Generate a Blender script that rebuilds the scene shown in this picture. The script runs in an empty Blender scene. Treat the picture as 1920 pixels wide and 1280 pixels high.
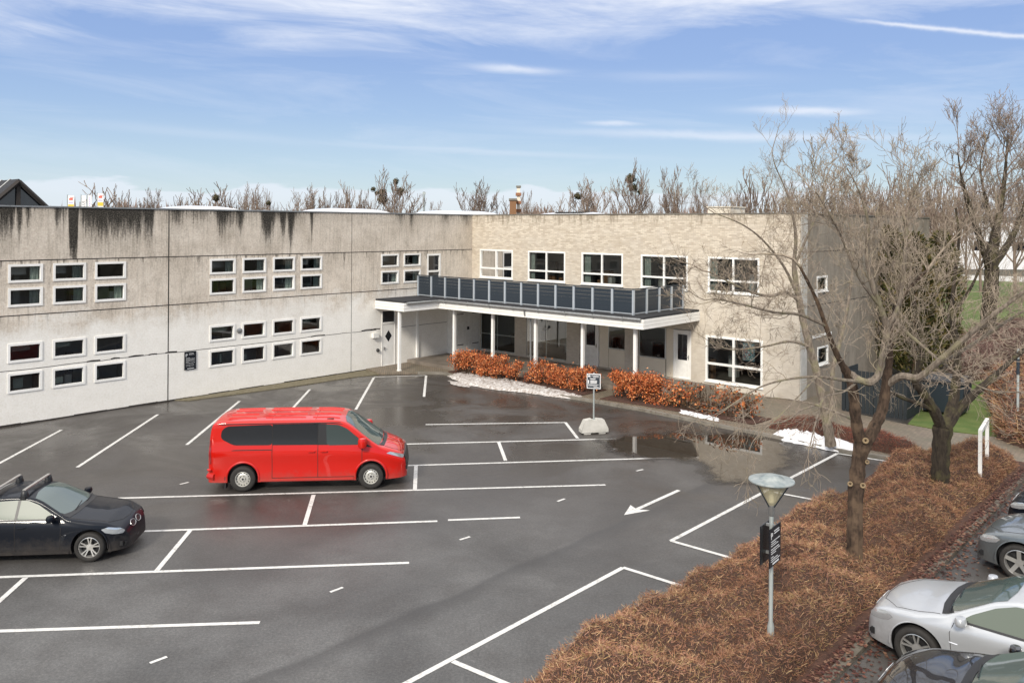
import bpy, bmesh, math, random
import numpy as np
from mathutils import Vector, Matrix, geometry
R = math.radians
# ------------------------------------------------------------------ camera, world, sun, exposure
scene = bpy.context.scene
col = scene.collection
CAM_H = 7.4; FPX = 1564.0; ROLL = .006226; HY = 422.26
cd = bpy.data.cameras.new('camera'); cam = bpy.data.objects.new('camera', cd); col.objects.link(cam)
cd.sensor_width = 36; cd.sensor_fit = 'HORIZONTAL'; cd.lens = FPX/1920*36
cd.shift_y = -(640-HY)/1920; cd.clip_start = .1; cd.clip_end = 3000
cam.matrix_world = Matrix.Translation((0, 0, CAM_H)) @ Matrix.Rotation(R(90), 4, 'X') @ Matrix.Rotation(ROLL, 4, 'Z')
scene.camera = cam
scene.render.engine = 'CYCLES'
scene.view_settings.view_transform = 'Standard'; scene.view_settings.look = 'None'
scene.view_settings.exposure = 0.14; scene.view_settings.gamma = 1
scene.render.resolution_x = 1024; scene.render.resolution_y = 682
SUN_EL, SUN_AZ = 34, 200      # azimuth clockwise from +Y

def N(nt, t, **k):
    n = nt.nodes.new(t)
    for a, v in k.items():
        if hasattr(n, a): setattr(n, a, v)
    return n
def link(nt, a, b): nt.links.new(a, b)
def ramp(nt, fac, stops, interp='LINEAR'):
    n = nt.nodes.new('ShaderNodeValToRGB'); n.color_ramp.interpolation = interp
    e = n.color_ramp.elements
    while len(e) < len(stops): e.new(.5)
    for i, (p, c) in enumerate(stops):
        e[i].position = p
        e[i].color = (c, c, c, 1) if not hasattr(c, '__len__') else (*c, 1)
    if fac is not None: nt.links.new(fac, n.inputs[0])
    return n.outputs[0]
def mth(nt, op, a, b=None, clamp=False):
    n = nt.nodes.new('ShaderNodeMath'); n.operation = op; n.use_clamp = clamp
    for i, v in enumerate((a, b)):
        if v is None: continue
        if isinstance(v, (int, float)): n.inputs[i].default_value = v
        else: nt.links.new(v, n.inputs[i])
    return n.outputs[0]
def mixc(nt, fac, a, b, mode='MIX'):
    n = nt.nodes.new('ShaderNodeMix'); n.data_type = 'RGBA'; n.blend_type = mode
    for s, v in ((n.inputs[0], fac), (n.inputs[6], a), (n.inputs[7], b)):
        if isinstance(v, (int, float)): s.default_value = v
        elif hasattr(v, '__len__'): s.default_value = (*v, 1)
        else: nt.links.new(v, s)
    return n.outputs[2]
def noise(nt, vec, scale, detail=4, rough=.55, dist=0, map_scale=None):
    if map_scale is not None:
        m = nt.nodes.new('ShaderNodeMapping'); m.inputs['Scale'].default_value = map_scale
        nt.links.new(vec, m.inputs[0]); vec = m.outputs[0]
    n = nt.nodes.new('ShaderNodeTexNoise'); n.inputs['Scale'].default_value = scale
    n.inputs['Detail'].default_value = detail; n.inputs['Roughness'].default_value = rough
    n.inputs['Distortion'].default_value = dist
    nt.links.new(vec, n.inputs['Vector'])
    return n.outputs[0]

world = bpy.data.worlds.new('World'); scene.world = world; world.use_nodes = True
def build_world():
    nt = world.node_tree; nt.nodes.clear()
    out = N(nt, 'ShaderNodeOutputWorld'); bg = N(nt, 'ShaderNodeBackground'); link(nt, bg.outputs[0], out.inputs[0])
    tc = N(nt, 'ShaderNodeTexCoord'); gen = tc.outputs['Generated']
    sep = N(nt, 'ShaderNodeSeparateXYZ'); link(nt, gen, sep.inputs[0])
    x, y, z = sep.outputs
    sky = N(nt, 'ShaderNodeTexSky'); sky.sky_type = 'NISHITA'; sky.sun_disc = False
    sky.sun_elevation = R(SUN_EL); sky.sun_rotation = R(SUN_AZ); sky.air_density = 1; sky.dust_density = .6
    nish = N(nt, 'ShaderNodeVectorMath', operation='SCALE'); link(nt, sky.outputs[0], nish.inputs[0]); nish.inputs['Scale'].default_value = .09
    grad = ramp(nt, z, [(0, (.64, .73, .76)), (.03, (.58, .71, .775)), (.07, (.48, .635, .79)), (.13, (.355, .51, .775)), (.19, (.29, .43, .745)), (.26, (.265, .395, .73)), (.5, (.22, .36, .72)), (1, (.2, .34, .7))])
    base = mixc(nt, .82, nish.outputs[0], grad)
    # azimuth / elevation coordinates for high ice clouds
    az = mth(nt, 'ARCTAN2', x, y)
    cmb = N(nt, 'ShaderNodeCombineXYZ'); link(nt, az, cmb.inputs[0]); link(nt, z, cmb.inputs[1])
    v = cmb.outputs[0]
    mp = N(nt, 'ShaderNodeMapping'); mp.inputs['Rotation'].default_value = (0, 0, R(3)); link(nt, v, mp.inputs[0]); v2 = mp.outputs[0]
    n1 = noise(nt, v2, 3.0, 8, .62, .6, (1, 7, 1))
    n2 = noise(nt, v2, 7.0, 7, .62, 1.0, (1, 6, 1))
    # big veil at the top of the view, its lower edge lower on the left
    edge = mth(nt, 'ADD', mth(nt, 'MULTIPLY', az, .02), .2080)
    d = mth(nt, 'SUBTRACT', z, edge)
    wob = mth(nt, 'MULTIPLY', mth(nt, 'SUBTRACT', n1, .5), .16)
    veil = ramp(nt, mth(nt, 'ADD', d, wob), [(0, 0), (.02, .4), (.05, .9), (.2, .98), (1, .9)])
    tex = ramp(nt, n2, [(.3, .42), (.6, 1)])
    veil = mth(nt, 'MULTIPLY', veil, tex)
    # individual thin streaks  (azimuth, elevation, half length, half height, strength)
    acc = veil
    for (sx, sy, lx, ly, k) in ((-.0, .184, .055, .0045, .7), (.12, .121, .035, .0035, .6), (.34, .130, .07, .005, .75), (.27, .104, .22, .0055, .55), (-.05, .088, .2, .004, .25), (.2, .172, .10, .006, .2), (-.36, .10, .16, .006, .15)):
        a = mth(nt, 'DIVIDE', mth(nt, 'SUBTRACT', az, sx), lx)
        zz = mth(nt, 'ADD', mth(nt, 'SUBTRACT', z, sy), mth(nt, 'MULTIPLY', mth(nt, 'SUBTRACT', az, sx), .04))
        zz = mth(nt, 'ADD', zz, mth(nt, 'MULTIPLY', mth(nt, 'SUBTRACT', n2, .5), .012))
        b = mth(nt, 'DIVIDE', zz, ly)
        r2 = mth(nt, 'ADD', mth(nt, 'MULTIPLY', a, a), mth(nt, 'MULTIPLY', b, b))
        g = mth(nt, 'MULTIPLY', mth(nt, 'POWER', 2.718, mth(nt, 'MULTIPLY', r2, -1.2)), k)
        acc = mth(nt, 'MAXIMUM', acc, g)
    # contrail, upper right
    t = mth(nt, 'ADD', mth(nt, 'SUBTRACT', z, .198), mth(nt, 'MULTIPLY', mth(nt, 'SUBTRACT', az, .52), .20))
    t = mth(nt, 'ADD', t, mth(nt, 'MULTIPLY', mth(nt, 'SUBTRACT', noise(nt, v, 60, 3), .5), .004))
    tr = mth(nt, 'POWER', 2.718, mth(nt, 'MULTIPLY', mth(nt, 'POWER', mth(nt, 'DIVIDE', mth(nt, 'ABSOLUTE', t), .0022), 2), -1))
    win = ramp(nt, az, [(.36, 0), (.43, .8), (1, .8)])
    acc = mth(nt, 'MAXIMUM', acc, mth(nt, 'MULTIPLY', tr, win))
    # low bank of cumulus along the horizon
    n3 = noise(nt, v, 7, 5, .5, .2, (1, 4, 1))
    top = mth(nt, 'SUBTRACT', mth(nt, 'ADD', .012, mth(nt, 'MULTIPLY', n3, .062)), z)
    bank = ramp(nt, top, [(0, 0), (.004, .75), (.03, .55)])
    acc = mth(nt, 'MAXIMUM', acc, mth(nt, 'MULTIPLY', bank, .8))
    # general haze streaks
    acc = mth(nt, 'MAXIMUM', acc, mth(nt, 'MULTIPLY', ramp(nt, n1, [(.48, 0), (.75, .5)]), .55))
    colr = mixc(nt, acc, base, (.80, .84, .93))
    # overhead sky outside the view, brightened to add fill light
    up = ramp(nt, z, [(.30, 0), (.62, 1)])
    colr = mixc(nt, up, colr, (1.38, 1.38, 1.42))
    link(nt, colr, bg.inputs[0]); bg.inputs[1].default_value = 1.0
build_world()
sd = bpy.data.lights.new('sun', 'SUN'); sun = bpy.data.objects.new('sun', sd); col.objects.link(sun)
sd.energy = 3.3; sd.angle = R(11); sd.color = (1, .93, .82)
_d = Vector((math.sin(R(SUN_AZ))*math.cos(R(SUN_EL)), math.cos(R(SUN_AZ))*math.cos(R(SUN_EL)), math.sin(R(SUN_EL))))
sun.rotation_euler = _d.to_track_quat('Z', 'Y').to_euler()

# ------------------------------------------------------------------ site frame (unprojection of measured points onto real planes)
TH = .7329
EX = Vector((math.cos(TH), -math.sin(TH), 0)); EY = Vector((math.sin(TH), math.cos(TH), 0))
C0 = Vector((-2.27, 47.893, 0))
def ray(px, py):
    c, s = math.cos(ROLL), math.sin(ROLL); u = px-960; v = HY-py
    return Vector(((u*c-v*s)/FPX, 1, (u*s+v*c)/FPX))
def gp(px, py, z=0):
    r = ray(px, py); return Vector((0, 0, CAM_H)) + r*((z-CAM_H)/r.z)
def at(px, py, Z):
    r = ray(px, py); return Vector((0, 0, CAM_H)) + r*Z
def W(lx, ly, z=0): return C0 + EX*lx + EY*ly + Vector((0, 0, z))
def loc(p): q = Vector(p)-C0; return Vector((q.dot(EX), q.dot(EY), p[2]))
def onleft(px, py, off=0):
    r = ray(px, py); return loc(Vector((0, 0, CAM_H)) + r*((EX.dot(C0)+off)/EX.dot(r)))
def onbrick(px, py, off=0):
    r = ray(px, py); return loc(Vector((0, 0, CAM_H)) + r*((EY.dot(C0)+off)/EY.dot(r)))

# ------------------------------------------------------------------ helpers
def tag(o, label=None, cat=None, group=None, kind=None):
    if label: o['label'] = label
    if cat: o['category'] = cat
    if group: o['group'] = group
    if kind: o['kind'] = kind
    return o
def thing(name, label, cat, loc=(0, 0, 0), rz=0, group=None):
    o = bpy.data.objects.new(name, None); o.empty_display_size = .2; col.objects.link(o)
    o.location = loc; o.rotation_euler = (0, 0, rz)
    return tag(o, label, cat, group)
class MB:
    def __init__(s): s.v = []; s.f = []; s.m = []; s.cols = []
    def add(s, vs, fs, mi=0, c=None):
        b = len(s.v); s.v += [tuple(v) for v in vs]
        for f in fs: s.f.append(tuple(i+b for i in f)); s.m.append(mi); s.cols.append(c)
        return s
    def box(s, x0, x1, y0, y1, z0, z1, mi=0):
        return s.add([(x, y, z) for z in (z0, z1) for x, y in ((x0, y0), (x1, y0), (x1, y1), (x0, y1))],
                     [(3, 2, 1, 0), (4, 5, 6, 7), (0, 1, 5, 4), (1, 2, 6, 5), (2, 3, 7, 6), (3, 0, 4, 7)], mi)
    def obox(s, c, ax, ay, az, hx, hy, hz, mi=0):
        c, ax, ay, az = map(Vector, (c, ax, ay, az)); vs = []
        for k in (-1, 1):
            for i, j in ((-1, -1), (1, -1), (1, 1), (-1, 1)): vs.append(c+ax*hx*i+ay*hy*j+az*hz*k)
        return s.add(vs, [(3, 2, 1, 0), (4, 5, 6, 7), (0, 1, 5, 4), (1, 2, 6, 5), (2, 3, 7, 6), (3, 0, 4, 7)], mi)
    def tube(s, pts, rs, n=8, mi=0, caps=True, c=None):
        pts = [Vector(p) for p in pts]
        if not hasattr(rs, '__len__'): rs = [rs]*len(pts)
        b = len(s.v); up = None
        for i, p in enumerate(pts):
            d = (pts[min(i+1, len(pts)-1)]-pts[max(i-1, 0)])
            d = d.normalized() if d.length > 1e-9 else Vector((0, 0, 1))
            if up is None: up = Vector((1, 0, 0)) if abs(d.x) < .8 else Vector((0, 1, 0))
            a = d.cross(up).normalized(); bb = a.cross(d).normalized(); up = bb
            for k in range(n):
                t = 2*math.pi*k/n; s.v.append(tuple(p+(a*math.cos(t)+bb*math.sin(t))*rs[i]))
        for i in range(len(pts)-1):
            for k in range(n):
                s.f.append((b+i*n+k, b+i*n+(k+1) % n, b+(i+1)*n+(k+1) % n, b+(i+1)*n+k)); s.m.append(mi); s.cols.append(c)
        if caps and n > 2:
            s.f.append(tuple(b+k for k in range(n))[::-1]); s.m.append(mi); s.cols.append(c)
            s.f.append(tuple(b+(len(pts)-1)*n+k for k in range(n))); s.m.append(mi); s.cols.append(c)
        return s
    def lathe(s, prof, c=(0, 0, 0), axis='Z', n=28, mi=0, mis=None):
        b = len(s.v)
        for (r, h) in prof:
            for k in range(n):
                t = 2*math.pi*k/n; a, d = r*math.cos(t), r*math.sin(t)
                p = (a, d, h) if axis == 'Z' else ((a, h, d) if axis == 'Y' else (h, a, d))
                s.v.append((p[0]+c[0], p[1]+c[1], p[2]+c[2]))
        for i in range(len(prof)-1):
            for k in range(n):
                s.f.append((b+i*n+k, b+i*n+(k+1) % n, b+(i+1)*n+(k+1) % n, b+(i+1)*n+k)); s.m.append(mis[i] if mis else mi); s.cols.append(None)
        return s
    def poly(s, pts, z0, z1=None, mi=0):
        """flat polygon (CDT) or slab from plan points"""
        n = len(pts); v2 = [Vector((p[0], p[1])) for p in pts]
        vs, _, fs, *_ = geometry.delaunay_2d_cdt(v2, [], [list(range(n))], 1, 1e-5)
        top = z1 if z1 is not None else z0
        s.add([(v.x, v.y, top) for v in vs], fs, mi)
        if z1 is not None:
            s.add([(p[0], p[1], z0) for p in pts]+[(p[0], p[1], z1) for p in pts], [(i, (i+1) % n, n+(i+1) % n, n+i) for i in range(n)], mi)
        return s
    def prism(s, outline, d0, d1, fn, mi=0):
        n = len(outline)
        s.add([fn(a, b, d0) for a, b in outline]+[fn(a, b, d1) for a, b in outline],
              [tuple(range(n))[::-1], tuple(range(n, 2*n))]+[(i, (i+1) % n, n+(i+1) % n, n+i) for i in range(n)], mi)
        return s
    def build(s, name, mats, parent=None, smooth=False, label=None):
        me = bpy.data.meshes.new(name); me.from_pydata(s.v, [], s.f)
        if not isinstance(mats, (list, tuple)): mats = [mats]
        for m in mats: me.materials.append(m)
        if len(mats) > 1: me.polygons.foreach_set('material_index', s.m)
        if any(c is not None for c in s.cols):
            ca = me.color_attributes.new('tint', 'FLOAT_COLOR', 'CORNER')
            arr = []
            for f, c in zip(s.f, s.cols): arr += list((*(c or (1, 1, 1)), 1))*len(f)
            ca.data.foreach_set('color', arr)
        me.update()
        bm = bmesh.new(); bm.from_mesh(me); bmesh.ops.recalc_face_normals(bm, faces=bm.faces) if len(bm.faces) < 20000 else None; bm.to_mesh(me); bm.free()
        if smooth:
            me.polygons.foreach_set('use_smooth', [True]*len(me.polygons))
            try: me.set_sharp_from_angle(angle=R(smooth if smooth is not True else 35))
            except Exception: pass
        o = bpy.data.objects.new(name, me); col.objects.link(o); o.parent = parent
        if label: o['label'] = label
        return o
def copy_tree(o, parent=None):
    c = o.copy(); col.objects.link(c)
    if parent: c.parent = parent
    for ch in [q for q in bpy.data.objects if q.parent == o]: copy_tree(ch, c)
    return c

# ------------------------------------------------------------------ materials
MATS = {}
def mat(name, base=(.5, .5, .5), rough=.6, metal=0, spec=.5, fn=None, coat=0):
    m = bpy.data.materials.new(name); m.use_nodes = True; nt = m.node_tree
    p = nt.nodes['Principled BSDF']; p.inputs['Base Color'].default_value = (*base, 1)
    p.inputs['Roughness'].default_value = rough; p.inputs['Metallic'].default_value = metal
    p.inputs['Specular IOR Level'].default_value = spec; p.inputs['Coat Weight'].default_value = coat
    if coat: p.inputs['Coat Roughness'].default_value = .03
    if fn:
        tc = N(nt, 'ShaderNodeTexCoord'); fn(nt, p, tc.outputs['Object'])
    MATS[name] = m; return m
def setc(nt, p, c): nt.links.new(c, p.inputs['Base Color'])
def setr(nt, p, c): nt.links.new(c, p.inputs['Roughness'])
def bump(nt, p, h, strength=.3, dist=.02):
    b = N(nt, 'ShaderNodeBump'); b.inputs['Strength'].default_value = strength; b.inputs['Distance'].default_value = dist
    nt.links.new(h, b.inputs['Height']); nt.links.new(b.outputs[0], p.inputs['Normal'])
def mottled(name, a, b, scale=3, rough=.7, bscale=None, bs=.3, spec=.3, metal=0, detail=6, r2=None):
    def fn(nt, p, v):
        n = noise(nt, v, scale, detail, .6); setc(nt, p, mixc(nt, ramp(nt, n, [(.3, 0), (.7, 1)]), a, b))
        if bscale: bump(nt, p, noise(nt, v, bscale, 4), bs, .02)
        if r2 is not None: setr(nt, p, ramp(nt, noise(nt, v, scale*.7, 4), [(.35, rough), (.65, r2)]))
    return mat(name, a, rough, metal, spec, fn)

def m_asphalt(nt, p, v):
    sp = N(nt, 'ShaderNodeSeparateXYZ'); link(nt, v, sp.inputs[0])
    fine = noise(nt, v, 22, 3, .7); grit = noise(nt, v, 19, 5, .9)
    big = noise(nt, v, .22, 5, .55, .6); mid = noise(nt, v, 1.1, 5, .6)
    c = mixc(nt, ramp(nt, big, [(.38, 0), (.60, 1)]), (.055, .054, .053), (.105, .103, .100))
    c = mixc(nt, mth(nt, 'MULTIPLY', ramp(nt, mid, [(.42, 0), (.72, 1)]), .5), c, (.040, .036, .033))
    wetzone = ramp(nt, mth(nt, 'DIVIDE', sp.outputs[1], 60), [(.24, .0), (.34, .45), (.44, .85), (.62, 1)])
    wet = mth(nt, 'MULTIPLY', ramp(nt, noise(nt, v, .30, 5, .62, .8), [(.34, 0), (.58, 1)]), wetzone)
    c = mixc(nt, mth(nt, 'MULTIPLY', wetzone, .6), c, (.050, .041, .034))
    c = mixc(nt, mth(nt, 'MULTIPLY', wet, .7), c, (.030, .024, .019))
    c = mixc(nt, .85, c, ramp(nt, grit, [(.3, (.24, .24, .24)), (.5, (.5, .5, .5)), (.68, (.88, .87, .84))]), 'OVERLAY')
    c = mixc(nt, mth(nt, 'MULTIPLY', ramp(nt, fine, [(.62, 0), (.72, 1)]), .35), c, (.20, .195, .185))
    # sealed joint running down the driving aisle (a real darker band)
    a = gp(600, 1225); b = gp(1235, 950); dd = (b-a).normalized(); nn = Vector((-dd.y, dd.x, 0))
    t = mth(nt, 'ADD', mth(nt, 'ADD', mth(nt, 'MULTIPLY', sp.outputs[0], nn.x), mth(nt, 'MULTIPLY', sp.outputs[1], nn.y)), -a.dot(nn))
    t = mth(nt, 'ADD', t, mth(nt, 'MULTIPLY', mth(nt, 'SUBTRACT', noise(nt, v, .4, 3), .5), .5))
    ban = ramp(nt, mth(nt, 'ADD', t, .5), [(.02, 0), (.42, .55), (.52, .65), (.66, 0)])
    c = mixc(nt, mth(nt, 'MULTIPLY', ban, .95), c, (.036, .034, .033))
    # hairline cracks
    vo = N(nt, 'ShaderNodeTexVoronoi'); vo.feature = 'DISTANCE_TO_EDGE'; vo.inputs['Scale'].default_value = .17
    mp = N(nt, 'ShaderNodeVectorMath', operation='ADD'); link(nt, v, mp.inputs[0])
    nz = N(nt, 'ShaderNodeTexNoise'); nz.inputs['Scale'].default_value = .8; nz.inputs['Detail'].default_value = 5; link(nt, v, nz.inputs['Vector'])
    link(nt, nz.outputs['Color'], mp.inputs[1]); link(nt, mp.outputs[0], vo.inputs['Vector'])
    cr = ramp(nt, vo.outputs['Distance'], [(0, 1), (.0035, .0)])
    cr = mth(nt, 'MULTIPLY', cr, ramp(nt, noise(nt, v, .12, 2), [(.54, 0), (.62, .55)]))
    c = mixc(nt, cr, c, (.025, .023, .022))
    setc(nt, p, c)
    # wet film: stronger towards the buildings (higher y), dry towards the camera
    setr(nt, p, mth(nt, 'SUBTRACT', .60, mth(nt, 'MULTIPLY', wet, .40)))
    bump(nt, p, mth(nt, 'MULTIPLY', grit, mth(nt, 'SUBTRACT', 1.05, wet)), .28, .01)
mat('asphalt', rough=.5, spec=.5, fn=m_asphalt)
def m_lot2(nt, p, v):
    n = noise(nt, v, 40, 3, .7); b = noise(nt, v, .6, 4)
    c = mixc(nt, ramp(nt, b, [(.35, 0), (.65, 1)]), (.045, .040, .036), (.072, .065, .058))
    setc(nt, p, mixc(nt, .6, c, ramp(nt, n, [(.3, .3), (.7, .7)]), 'OVERLAY')); bump(nt, p, n, .3, .01)
mat('asphalt_old', rough=.55, fn=m_lot2)
def m_paintline(nt, p, v):
    n = noise(nt, v, 9, 7, .8); w = noise(nt, v, 1.2, 4)
    k = mth(nt, 'MULTIPLY', ramp(nt, n, [(.47, 0), (.68, 1)]), ramp(nt, w, [(.38, .3), (.65, .95)]))
    setc(nt, p, mixc(nt, k, (.62, .61, .58), (.15, .14, .13)))
mat('line_paint', rough=.55, fn=m_paintline)
def m_water(nt, p, v):
    n = noise(nt, v, 1.6, 3); setc(nt, p, mixc(nt, n, (.022, .018, .014), (.04, .032, .025)))
    a = N(nt, 'ShaderNodeAttribute'); a.attribute_name = 'tint'
    e = mth(nt, 'ADD', a.outputs['Fac'], mth(nt, 'MULTIPLY', mth(nt, 'SUBTRACT', noise(nt, v, 1.8, 6, .65, .5), .5), .9))
    setr(nt, p, ramp(nt, e, [(.30, .42), (.48, .10), (.60, .015)]))
    link(nt, ramp(nt, e, [(.06, 0), (.40, .75), (.58, 1)]), p.inputs['Alpha'])
mat('puddle_water', rough=.02, spec=.85, fn=m_water)
def m_pavers(nt, p, v):
    mp = N(nt, 'ShaderNodeMapping'); mp.inputs['Rotation'].default_value = (0, 0, TH); link(nt, v, mp.inputs[0])
    br = N(nt, 'ShaderNodeTexBrick'); br.inputs['Scale'].default_value = 1; br.inputs['Brick Width'].default_value = .21; br.inputs['Row Height'].default_value = .105
    br.inputs['Mortar Size'].default_value = .008; link(nt, mp.outputs[0], br.inputs['Vector'])
    br.inputs['Color1'].default_value = (.23, .18, .13, 1); br.inputs['Color2'].default_value = (.165, .13, .095, 1); br.inputs['Mortar'].default_value = (.06, .055, .045, 1)
    n = noise(nt, v, .9, 5); c = mixc(nt, ramp(nt, n, [(.4, 0), (.7, .7)]), br.outputs[0], (.12, .11, .075))
    setc(nt, p, c)
mat('pavers', rough=.6, fn=m_pavers)
mottled('ground_soil', (.085, .075, .055), (.065, .06, .045), .4, .95, 3)
mottled('grass', (.060, .105, .022), (.125, .15, .045), 1.1, .95, 18, .8)
mottled('bed_soil', (.045, .026, .02), (.11, .055, .038), 9, .95, 25, .9)
mottled('moss_gravel', (.11, .095, .055), (.19, .165, .115), 6, .95, 30, .7)
mottled('slab_concrete', (.24, .205, .17), (.13, .11, .09), 1.3, .45, 20, .2, r2=.75)
mottled('kerb_stone', (.23, .21, .18), (.14, .125, .10), 3, .85, 20, .3)
mottled('snow', (.80, .81, .84), (.62, .60, .58), 7, .7, 14, .6)
mottled('dirty_snow', (.66, .64, .62), (.20, .155, .12), 9, .8, 14, .8)
mottled('kerb_dark', (.16, .135, .11), (.09, .08, .06), 4, .85, 20, .3)
mottled('light_concrete', (.52, .50, .46), (.40, .39, .35), 4, .85, 20, .3)

# streak stains under the coping of the concrete wing: length profile along the wall
STREAK = [(0, .15), (.02, .35), (.05, .08), (.08, .33), (.10, .08), (.165, .12), (.172, .5), (.18, .12), (.20, .32), (.22, .1), (.36, .08), (.402, .12), (.406, .72), (.411, .12), (.44, .3), (.45, .98), (.457, .3), (.466, .75), (.475, .25), (.491, .75), (.502, .7), (.51, .15), (.535, .15), (.545, .6), (.556, .3), (.566, .45), (.582, .66), (.592, .2), (.62, .3), (.64, .2), (.655, .5), (.666, .2)]
STREAK2 = [(0, .2), (.08, .08), (.10, .65), (.14, .7), (.16, .4), (.18, .64), (.25, .6), (.37, .63), (.43, .66), (.5, .5), (.525, .25), (.535, 1.08), (.572, 1.08), (.585, .2), (.61, .35), (.648, .5), (.66, .12), (.77, .1), (.79, .5), (.81, .15), (.835, .65), (.85, .25), (.872, .65), (.93, .6)]
def m_concrete(nt, p, v):
    sp = N(nt, 'ShaderNodeSeparateXYZ'); link(nt, v, sp.inputs[0]); X, Y, Z = sp.outputs
    pit = noise(nt, v, 26, 3, .75); big = noise(nt, v, .55, 5, .6, .4); mid = noise(nt, v, 2.3, 5, .65)
    c = mixc(nt, ramp(nt, big, [(.35, 0), (.65, 1)]), (.68, .61, .52), (.53, .465, .385))
    c = mixc(nt, mth(nt, 'MULTIPLY', ramp(nt, mid, [(.48, 0), (.75, 1)]), .45), c, (.30, .26, .21))
    # repainted lower storey with a ragged upper edge
    eg = mth(nt, 'ADD', mth(nt, 'MULTIPLY', mth(nt, 'SUBTRACT', noise(nt, v, .9, 5, .6, .5), .5), 2.6), 3.65)
    low = ramp(nt, mth(nt, 'ADD', mth(nt, 'MULTIPLY', mth(nt, 'ADD', mth(nt, 'SUBTRACT', eg, Z), mth(nt, 'MULTIPLY', mth(nt, 'SUBTRACT', noise(nt, v, 5, 5, .7), .5), .9)), .6), .5), [(.25, 0), (.62, .7), (.9, 1)])
    lowc = mixc(nt, ramp(nt, mid, [(.4, 0), (.75, .6)]), (.80, .775, .72), (.70, .675, .615))
    c = mixc(nt, low, c, lowc)
    vert = noise(nt, v, 1.0, 5, .7, 0, (3, 9, .55))
    c = mixc(nt, mth(nt, 'MULTIPLY', mth(nt, 'MULTIPLY', ramp(nt, vert, [(.5, 0), (.75, 1)]), mth(nt, 'SUBTRACT', 1, low)), .55), c, (.20, .17, .13))
    # algae streaks
    al = (.007, .007, .006)
    t = mth(nt, 'DIVIDE', mth(nt, 'MULTIPLY', Y, -1), 26.8)
    t1 = mth(nt, 'DIVIDE', t, .6679); t2 = mth(nt, 'DIVIDE', mth(nt, 'SUBTRACT', t, .6679), .25)
    w1 = mth(nt, 'LESS_THAN', t, .6679)
    L1 = ramp(nt, t, STREAK); L2 = ramp(nt, t2, STREAK2)
    L = mth(nt, 'ADD', mth(nt, 'MULTIPLY', w1, L1), mth(nt, 'MULTIPLY', mth(nt, 'SUBTRACT', 1, w1), L2))
    fine = noise(nt, v, 1, 5, .75, 0, (6, 13, .9))
    dep = mth(nt, 'SUBTRACT', 8.0, Z)
    k = mth(nt, 'SUBTRACT', mth(nt, 'ADD', mth(nt, 'MULTIPLY', L, 2.25), mth(nt, 'MULTIPLY', mth(nt, 'SUBTRACT', fine, .5), 2.4)), mth(nt, 'ADD', mth(nt, 'ADD', dep, .18), mth(nt, 'MULTIPLY', mth(nt, 'SUBTRACT', noise(nt, v, 14, 4, .75), .5), 1.1)))
    k0 = mth(nt, 'ADD', k, .75)
    k = ramp(nt, k, [(0.0, 0), (.30, .55), (.75, 1)])
    c = mixc(nt, mth(nt, 'MULTIPLY', mth(nt, 'MULTIPLY', ramp(nt, k0, [(0, 0), (1, 1)]), mth(nt, 'GREATER_THAN', Z, 5.98)), .38), c, (.16, .14, .11))
    k = mth(nt, 'MULTIPLY', k, ramp(nt, pit, [(.3, .6), (.55, 1)]))
    k = mth(nt, 'MULTIPLY', k, mth(nt, 'GREATER_THAN', Z, 5.98))
    c = mixc(nt, mth(nt, 'MINIMUM', k, .97), c, al)
    # dirt hanging below the joints at 6 m and 4 m
    for zj, s, ln in ((6.0, .95, .55), (4.0, .5, .35)):
        dj = mth(nt, 'SUBTRACT', zj, Z)
        kk = mth(nt, 'SUBTRACT', mth(nt, 'MULTIPLY', ramp(nt, noise(nt, v, 1, 5, .75, 0, (5, 4.5, .5)), [(.5, 0), (.78, 1)]), ln*3), dj)
        kk = mth(nt, 'MULTIPLY', mth(nt, 'MULTIPLY', ramp(nt, kk, [(0, 0), (.5, .8)]), mth(nt, 'GREATER_THAN', dj, 0)), s)
        c = mixc(nt, kk, c, (.06, .052, .04))
    c = mixc(nt, .55, c, ramp(nt, noise(nt, v, 13, 4, .8), [(.3, .25), (.5, .5), (.7, .72)]), 'OVERLAY')
    setc(nt, p, c); bump(nt, p, pit, .35, .02)
mat('concrete_panel', rough=.9, spec=.2, fn=m_concrete)
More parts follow.
